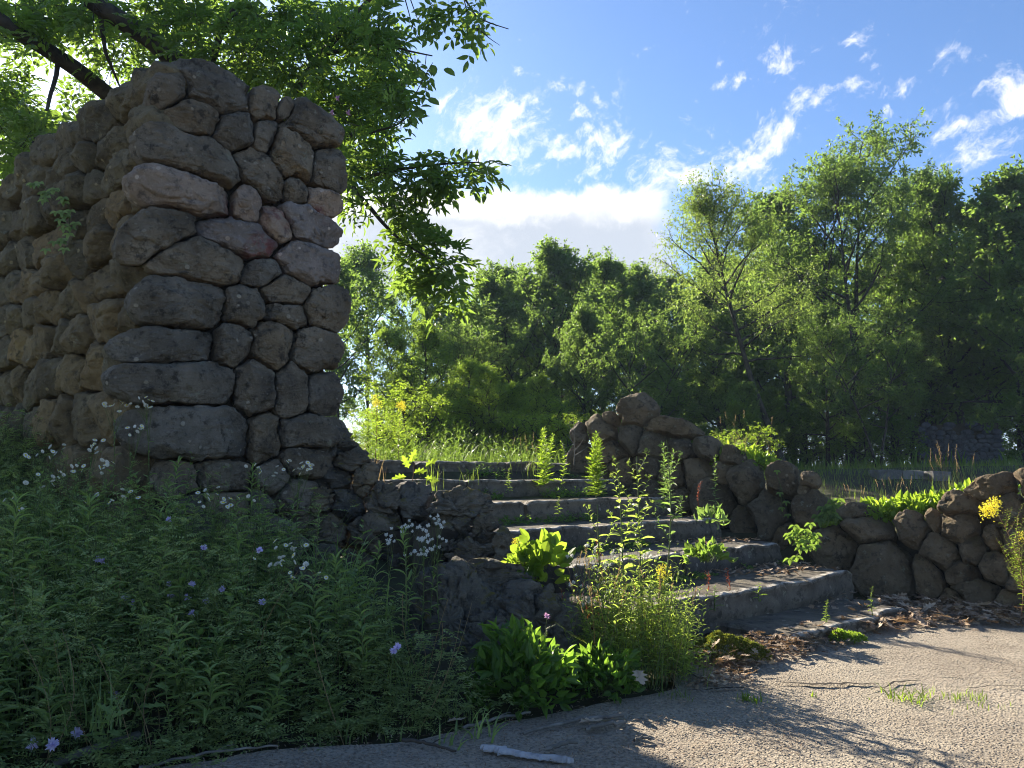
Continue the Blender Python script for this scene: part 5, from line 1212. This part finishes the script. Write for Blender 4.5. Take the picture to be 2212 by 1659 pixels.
for k, (x, y, Y, rx, lb) in enumerate([(1035,1234,5.05,.16,'on the ledge of the weathered rock, largest orange one'),(985,1250,5.0,.08,'on the left shoulder of the weathered rock'),(1095,1262,4.95,.10,'at the right end of the ledge'),(1165,1296,4.9,.12,'on the right block of the weathered rock'),(1215,1315,4.95,.07,'at the far right of the weathered rock')]):
    r = np.random.default_rng(900+k); b = P(x, y, Y); C = MB(); n = 1400; a = r.uniform(0, 6.28, n); q = np.sqrt(r.random(n)); X = np.cos(a)*q*rx; Y2 = np.sin(a)*q*.09; nz = fbm(np.stack([X*20, Y2*20, X*0], -1)+k, k, 3)
    p = b+np.stack([X, Y2, .035*(nz-.35)*2*np.sqrt(np.clip(1-q*q, 0, 1))], -1); ok = nz > .42; p = p[ok]; m_ = len(p); leaves(C, p, unit(r.normal(0, .5, (m_, 3))+[0, 0, 1]), r.normal(0, 1, (m_, 3)), .012, .008)
    single('moss_patch', C, F_moss2, 'orange-yellow moss '+lb, 'moss', tuple(b), 'moss on the weathered rock')
# broad-leaved bushes
def bush(x, y, Y, rx, h, n, L, Wd, label, m, seed, tpl='leaf', zb=None, name='leafy_bush', cat='bush', ry=None, up=.5):
    r = np.random.default_rng(seed); b = P(x, y, Y); b[2] = hz(b[0], Y) if zb is None else zb; C = MB(); S = MB(); ry = ry or rx*.8
    a = r.uniform(0, 6.28, n); ph = np.arcsin(r.random(n)**.8); q = r.uniform(.55, 1.0, n)
    o = np.stack([np.cos(a)*np.cos(ph), np.sin(a)*np.cos(ph), np.sin(ph)], -1); nz = .75+.5*fbm(o*2.4+seed, seed, 3)
    p = b+o*np.stack([rx*q*nz, ry*q*nz, h*q*nz], -1); d = unit(o*.9+r.normal(0, .45, (n, 3))+[0, 0, up-.4])
    k = r.choice(n, n//6, replace=False); twigs(S, np.repeat(b[None], len(k), 0)+r.normal(0, .02, (len(k), 3)), p[k], .0028, .0012)
    t = thing(name, label, cat, tuple(b)); leaves(C, p, d, unit(o+r.normal(0, .3, (n, 3))), L*r.uniform(.6, 1.15, n), Wd*r.uniform(.7, 1.1, n), tpl)
    part('stems', S, M_stem, t); part('leaves', C, m, t); return t
bush(1122, 1500, 4.05, .27, .36, 620, .085, .042, 'rounded dark green bush of pointed leaves in front of the weathered rock', L_lush, 1, zb=.02)
bush(1300, 1505, 4.25, .22, .22, 380, .075, .034, 'smaller dark green bush of pointed leaves right of the rounded one', L_lush, 2, zb=.02)
bush(1165, 1235, 5.05, .19, .24, 120, .10, .075, 'bright broad-leaved plant glowing in the sun above the weathered rock', L_lit, 3, 'round', zb=.50)
bush(1130, 1255, 5.0, .12, .25, 130, .06, .016, 'narrow-leaved bright weed left of the glowing broad leaves', L_lit, 4, 'lance', zb=.45)
bush(1530, 1230, 6.1, .17, .13, 120, .075, .05, 'broad-leaved plant on the tread of the second step', L_near, 5, 'leaf', zb=.50)
bush(1535, 1120, 7.3, .14, .12, 40, .11, .04, 'rosette of long leaves at the right end of the steps', L_weed, 6, 'lance', zb=.70)
bush(1600, 985, 9.1, .38, .22, 420, .075, .05, 'bright sunlit vine mound at the right shoulder of the boulder pile', L_lit, 7, 'leaf', zb=1.28)
bush(1640, 1000, 8.9, .25, .18, 200, .08, .05, 'bright sunlit weeds right of the vine mound', L_lit, 8, 'lance', zb=1.2)
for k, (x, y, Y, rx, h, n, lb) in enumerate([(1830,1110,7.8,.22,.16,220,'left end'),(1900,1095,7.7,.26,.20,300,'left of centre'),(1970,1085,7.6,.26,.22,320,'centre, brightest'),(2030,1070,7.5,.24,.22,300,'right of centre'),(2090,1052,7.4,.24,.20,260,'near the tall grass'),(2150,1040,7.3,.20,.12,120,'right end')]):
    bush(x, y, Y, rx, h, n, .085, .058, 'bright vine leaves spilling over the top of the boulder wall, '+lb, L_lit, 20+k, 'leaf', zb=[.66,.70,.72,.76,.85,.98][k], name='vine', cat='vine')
# leaves of three hanging on the wall
def vine(pl_, Yf, label, seed, m, L=.07, nper=16):
    r = np.random.default_rng(seed); s = spline([P(x, y, Yf) for x, y in pl_], 16); S = MB(); C = MB(); tube(S, s, .0025, 4); t = thing('creeper', label, 'creeper', tuple(s[0])); p, d = along(s, np.linspace(0, 1, nper))
    for q in range(nper):
        e = p[q]+[r.normal(0, .04), -r.uniform(.02, .08), r.normal(0, .04)]; twigs(S, [p[q]], [e], .0015, .001)
        for a in (-1.0, 0, 1.0): leaves(C, [e], [[math.sin(a), -.25, -math.cos(a)*.8]], [[0, -1, .6]], L*r.uniform(.8, 1.1), L*.55, 'leaf')
    part('stem', S, M_stem, t); part('leaves', C, m, t)
vine([(1800, 1080), (1785, 1110), (1770, 1120)], 7.5, 'three-leaved creeper hanging over the boulder wall top at its left end', 1, L_near, .085)
vine([(1700, 1155), (1745, 1150), (1765, 1170)], 7.2, 'three-leaved creeper climbing the big boulder beside the steps', 2, L_near, .07)
vine([(1740, 1155), (1735, 1185), (1720, 1200)], 7.15, 'small lower creeper sprig beside the steps', 3, L_near, .07, 8)
vine([(1680, 1030), (1690, 1060), (1685, 1110)], 8.0, 'sparse creeper with few leaves on the round boulders', 4, L_near, .05, 5)
vine([(90, 400), (150, 440), (150, 500), (140, 540)], 5.9, 'dark fern-like creeper on the side wall of the pier', 5, L_weed, .06, 30)
# --- tall stalks and the sunlit tangle left of the stairs
def stalk(x, ytop, xb, Y, label, seed, n=14, L=.10, Wd=.035, branches=5, red=True):
    r = np.random.default_rng(seed); b = gpt(xb, 1400, Y); b[2] = .02; top = P(x, ytop, Y); t = thing('tall_stalk', label, 'weed', tuple(b), 'tall stalks by the steps'); S = MB(); C = MB()
    s = stem_curve(b, top, r, 16, .03); tube(S, s, np.linspace(.0065, .0025, 16), 6); spiral(C, s, n+8, L*1.15, Wd*1.25, 'leaf', r, .12, .8, .25)
    for q in range(branches):
        t0 = .55+.42*q/branches; p0, _ = along(s, np.array([t0])); a = q*2.4+seed; Lb = .22*r.uniform(.6, 1.2)*(1.2-t0*.5); e = p0[0]+np.array([math.cos(a)*Lb*.5, math.sin(a)*Lb*.5, Lb*.9])
        s2 = spline([p0[0], (p0[0]+e)/2+[0, 0, -.01], e], 8); tube(S, s2, np.linspace(.003, .0012, 8), 4); spiral(C, s2, 9, .045, .012, 'lance', r, .2, 1, .7)
        heads = [e+r.normal(0, .012, 3) for _ in range(3)]
        for h_ in heads: fluff(C, h_, .012, 10, r)
    part('stem', S, M_stem if not red else M_stem, t); part('leaves', C, L_glow if x < 1400 else L_weed, t)
stalk(1335, 1000, 1350, 4.7, 'tall green stalk in front of the steps, left one of three', 1, 18)
stalk(1375, 985, 1385, 4.75, 'tall green stalk in front of the steps, middle and most branched', 2, 20, .10, .035, 8)
stalk(1440, 950, 1395, 4.8, 'tall green stalk in front of the steps, leaning right', 3, 14, .08, .02, 6)
stalk(1290, 1090, 1320, 4.75, 'shorter stalk at the left side of the tall stalks', 4, 14, .08, .03, 3)
r = np.random.default_rng(55); C = MB(); S = MB(); R_ = MB()
q = region_pts(360, [(.35, 4.45), (.75, 4.3), (1.12, 4.55), (1.0, 5.0), (.55, 5.0)], r)
for k in range(len(q)):
    b = np.array([q[k, 0], q[k, 1], 0.0]); h = r.uniform(.15, .85)*(1-.5*abs(q[k, 0]-.72)/.4); a = r.uniform(0, 6.28); e = b+[math.cos(a)*h*.3, math.sin(a)*h*.3, h]
    s = spline([b, (b+e)/2+[0, 0, .03], e], 7); tube(S, s, np.linspace(.0018, .0008, 7), 3); spiral(C, s, 14, .055, .015, 'lance', r, .15, 1, .6)
single('sunlit_tangle_stems', S, M_stem, 'thin pale stems of the sunlit weed tangle left of the lower steps', 'weeds', kind='stuff')
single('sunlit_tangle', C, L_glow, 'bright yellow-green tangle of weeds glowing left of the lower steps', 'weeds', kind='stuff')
tuft(1340, 1450, 4.6, 170, .42, 'large sunlit grass clump left of the lower steps', L_grass, .16, 60, .9, .004, 0, 'grass_clump', 30)
tuft(1420, 1440, 4.7, 90, .26, 'arching pale grass at the right side of the sunlit clump', L_straw, .08, 61, 1.3, .003, 0, 'grass_clump', 8)
tuft(1250, 1290, 5.0, 60, .32, 'reddish dry grass stalks above the weathered rock', L_red, .09, 62, .35, .0025, .2, 'grass_tuft', 6)
for k, (x, y, n) in enumerate([(1262,1185,8),(1290,1215,8),(1250,1250,7),(1310,1255,6),(1330,1190,5),(1400,1190,6),(1275,1285,6)]):
    fleabane(x, y, 4.8, 0, n, 'sunlit pale pink-white fleabane left of the steps, '+['upper left','upper middle','left','lower middle','beside the stalks','right of the stalks','lowest'][k], 'sunlit fleabane left of the steps', 'white', .08, 480+k, True, .9)
for k, (x, y, Y, lb) in enumerate([(1290,1165,4.9,'rusty red seed stalk in the sunlit tangle'),(1515,1040,7.9,'rusty red dock stalk before the dark boulders'),(1530,1235,5.9,'dry red-brown stalk on the second step, left one'),(1570,1230,5.95,'dry red-brown stalk on the second step, right one')]):
    r = np.random.default_rng(500+k); b = P(x, y+(130 if k == 0 else 75), Y); top = P(x, y, Y); t = thing('dock_stalk', lb, 'weed', tuple(b)); S = MB(); C = MB(); s = stem_curve(b, top, r); tube(S, s, .002, 4)
    p, d = along(s, np.linspace(.45, 1, 50)); leaves(C, p+r.normal(0, .008, p.shape), r.normal(0, 1, (50, 3))+[0, 0, .5], r.normal(0, 1, (50, 3)), .014, .009); part('stem', S, L_red, t); part('seeds', C, L_red, t)
# pink blossoms in the overhanging tree
for k, (x, y) in enumerate([(730,212),(718,243),(753,243)]):
    t = thing('pink_blossom', ['upper','lower left','lower right'][k]+' pink blossom above the right side of the pier', 'blossom', tuple(P(x, y, 6.8)), 'pink blossoms above the pier'); add_flower(t, 'pink', P(x, y, 6.8), 1.6, 'petals')
# bare shrub twigs at the right end of the top step
t = thing('bare_shrub', 'leafless pale twiggy shrub at the right end of the top step', 'shrub', tuple(P(1235, 1005, 9.6))); S = MB()
for (a, b_) in [((1240,1005),(1238,900)),((1240,960),(1215,930)),((1238,930),(1255,905)),((1240,975),(1262,945)),((1225,1000),(1212,950)),((1240,985),(1275,960)),((1238,940),(1225,915))]:
    tube(S, spline([P(*a, 9.6), P((a[0]+b_[0])/2+3, (a[1]+b_[1])/2, 9.6), P(*b_, 9.6)], 6), np.linspace(.006, .002, 6), 4)
part('twigs', S, M_barkp, t)
# ------------------------------------------------------------------ litter, sticks, bark
r = np.random.default_rng(66); C = MB()
def litter(n, poly, zf, L0, L1, seed, pile=.03):
    r = np.random.default_rng(seed); q = region_pts(n, poly, r); z = zf(q[:, 0], q[:, 1])+r.uniform(.004, pile, n)
    a = r.uniform(0, 6.28, n); d = np.stack([np.cos(a), np.sin(a), r.normal(0, .25, n)], -1)
    L = r.uniform(L0, L1, n); leaves(C, np.stack([q[:, 0], q[:, 1], z], -1), d, unit(r.normal(0, .35, (n, 3))+[0, 0, 1]), L, L*.55, 'lobed', r.random(n)**1.3)
zero = lambda x, y: x*0+.012
Wl = [(2.35, 6.05), (2.6, 5.75), (3.3, 6.1), (4.6, 5.95), (5.6, 5.7), (5.8, 6.3), (4.9, 6.7), (4.0, 7.1), (3.4, 7.2), (3.2, 6.95)]
litter(1500, Wl, zero, .07, .14, 1, .06)
litter(260, [(1.2, 4.6), (1.6, 4.85), (2.2, 5.3), (2.6, 5.7), (2.2, 5.9), (1.5, 5.3)], zero, .03, .08, 2, .02)
litter(420, [(.95, 4.75), (1.3, 4.7), (1.9, 5.15), (2.3, 5.55), (2.2, 5.75), (1.2, 5.1)], zero, .05, .10, 4, .09)
litter(120, [(.9, 4.3), (1.3, 4.45), (1.5, 4.8), (1.2, 4.7)], zero, .03, .07, 3, .02)
def on_step(k): 
    z = .305+(k-2)*RISE+.005; v0 = G0+(k-2)*GO
    return v0, z
for k, n in ((1, 60), (2, 220), (3, 130), (4, 40)):
    v0, z = (G0-GO+.12, .10) if k == 1 else on_step(k); poly = [UV(5.9 if k < 3 else 6.2, v0+.25, 0)[:2], UV(6.98, v0+.10, 0)[:2], UV(6.98, v0+.7, 0)[:2], UV(5.4, v0+.7, 0)[:2]]
    litter(n, poly, (lambda zz: lambda x, y: x*0+zz)(z+.008), .03, .08, 10+k, .02)
single('fallen_leaves', C, L_dry, 'drift of dry brown oak leaves between the steps and the boulder wall', 'leaf litter', kind='stuff')
# crumbs on the pavement
C = MB(); q = region_pts(420, [(.6, 3.0), (4.5, 3.0), (5.5, 5.5), (2.6, 5.6), (1.3, 4.5)], r); a = r.uniform(0, 6.28, len(q))
leaves(C, np.stack([q[:, 0], q[:, 1], q[:, 0]*0+.013], -1), np.stack([np.cos(a), np.sin(a), .1+0*a], -1), [0, 0, 1], r.uniform(.008, .022, len(q)), .007, 'diamond', r.random(len(q))*.6)
q = region_pts(1500, [(-1.6, 3.0), (1.2, 3.0), (1.4, 4.6), (.5, 4.2), (-.4, 3.6), (-1, 3.5)], r); a = r.uniform(0, 6.28, len(q))
leaves(C, np.stack([q[:, 0], q[:, 1], q[:, 0]*0+.013], -1), np.stack([np.cos(a), np.sin(a), .1+0*a], -1), [0, 0, 1], r.uniform(.01, .06, len(q)), .005, 'diamond', r.random(len(q))*.8)
single('pavement_debris', C, L_dry, 'scattered leaf crumbs and bits on the pavement', 'debris', kind='stuff')
# individual dry leaves
for k, (x, y, L, dx, dy, dz, lb) in enumerate([(1375,1498,.13,.15,-1,-.35,'curled pale dry oak leaf standing by the weed edge'),(1250,1567,.12,1,.3,.1,'flat dry oak leaf on the shaded pavement'),(965,1565,.09,1,.2,.2,'dry leaf among the sticks at the pavement edge'),(1610,1352,.10,1,.4,.1,'dry leaf right of the moss cushion'),(2100,1365,.05,1,0,.1,'small dark leaf on the sunlit pavement'),(1480,1400,.12,.9,.5,.2,'dry leaf in the sun left of the moss cushion')]):
    b = G(x, y, .02); C = MB(); b[2] = .03 if k else .14; leaves(C, [b], [[dx, dy, dz]], [[.1, -.5 if k == 0 else .1, 1]], L, L*.75, 'lobed', np.array([.85 if k != 4 else .1])); o = single('dry_leaf', C, L_dry, lb, 'leaf', tuple(b))
def stick(p0, p1, r0, r1, label, bend=.02, seed=0, m=None, twig=True):
    a = G(*p0, .015); b = G(*p1, .015); a[2] = b[2] = r0+.010; mid = (a+b)/2+[0, bend, .008]; s = spline([a, mid, b], 14); rr_ = np.random.default_rng(seed); s[1:-1] += rr_.normal(0, .003, (12, 3)); mb = MB(); tube(mb, s, np.linspace(r0, r1, 14), 7)
    for e, sl in ((0, s[0]), (13, s[-1])): pass
    if twig: tube(mb, spline([s[7], s[7]+[.03, .03, .015], s[7]+[.06, .05, .01]], 5), np.linspace(r1*.8, .001, 5), 4)
    single('stick', mb, m or M_barkp, label, 'stick', tuple(a))
stick((1130,1585), (1345,1545), .006, .011, 'long thin stick lying right of the arching grass', .03, 1)
stick((1265,1578), (1350,1562), .009, .010, 'short thick brown stick right of the flat oak leaf', 0, 2, None, False)
stick((1180,1620), (1247,1605), .010, .009, 'short stick just above the pale bark strip', .0, 3, None, False)
stick((1000,1575), (1145,1540), .008, .006, 'forked stick along the weed edge', .02, 4)
stick((870,1600), (985,1625), .009, .005, 'dark stick left of the pale bark strip', .01, 5, M_bark)
stick((1370,1600), (1405,1597), .007, .006, 'tiny stick on the pavement right of the bark strip', 0, 6, None, False)
stick((110,1659), (300,1595), .016, .022, 'thick grey branch at the bottom left corner', .03, 7, M_barkp)
stick((300,1659), (600,1612), .007, .004, 'long thin twig at the bottom left of the pavement', .03, 8)
stick((1435,1420), (1520,1470), .006, .004, 'pale dry stem across the weed edge', .0, 9)
# bark strip
a = G(1040, 1612, .02); b = G(1240, 1643, .02); n = 40; t = np.linspace(0, 1, n); d = b-a; d[2] = 0; L = np.linalg.norm(d); d = unit(d); e = np.array([-d[1], d[0], 0]); rr_ = np.random.default_rng(3)
mb = MB(); w_ = .030*(1-.55*t)*(1+.25*rr_.normal(0, 1, n)); w_[:3] *= [.4, .7, .9]; w_[-3:] *= [.8, .5, .2]; rows = []
for s_ in np.linspace(-1, 1, 9):
    p = a+d*(t*L)[:, None]+e*(s_*w_)[:, None]; p[:, 2] = .014+.014*(1-s_**2)+.004*np.sin(t*9)+(fbm(np.stack([t*30, t*0+s_*3, t*0], -1), 3)-.5)*.006; rows.append(p)
for s_ in np.linspace(1, -1, 9):
    p = a+d*(t*L)[:, None]+e*(s_*w_)[:, None]; p[:, 2] = .010; rows.append(p)
R = np.array(rows); m_ = len(rows); i = np.arange(m_)[:, None]; j = np.arange(n-1)[None]; i2 = (i+1) % m_
mb.add(R.reshape(-1, 3), np.stack([i*n+j, i*n+j+1, i2*n+j+1, i2*n+j], -1).reshape(-1, 4), None, 0, False)
M_strip = plain_mat('weathered_bark', (.24, .24, .25), (.38, .38, .39), 14, .9, .8, 60)
single('bark_strip', mb, M_strip, 'pale grey splintered strip of bark on the shaded pavement', 'bark', tuple(a))
# ------------------------------------------------------------------ air: closed box of thin haze, sky stays outside it
mb = MB(); x0, x1, y0, y1, z0, z1 = -905, 905, -905, 905, -1.2, 17
V = [(x0,y0,z0),(x1,y0,z0),(x1,y1,z0),(x0,y1,z0),(x0,y0,z1),(x1,y0,z1),(x1,y1,z1),(x0,y1,z1)]
mb.add(V, [[0,3,2,1],[4,5,6,7],[0,1,5,4],[1,2,6,5],[2,3,7,6],[3,0,4,7]])
m, t, o = mat('haze_air'); vs = t.new('ShaderNodeVolumePrincipled'); vs.inputs['Color'].default_value = (.62, .82, 1.0, 1); vs.inputs['Density'].default_value = .0010
vs.inputs['Anisotropy'].default_value = .0; t.l.new(vs.outputs[0], o.inputs['Volume'])
hz_o = single('haze', mb, m, None, None, kind='stuff')
scene.cycles.volume_bounces = 0
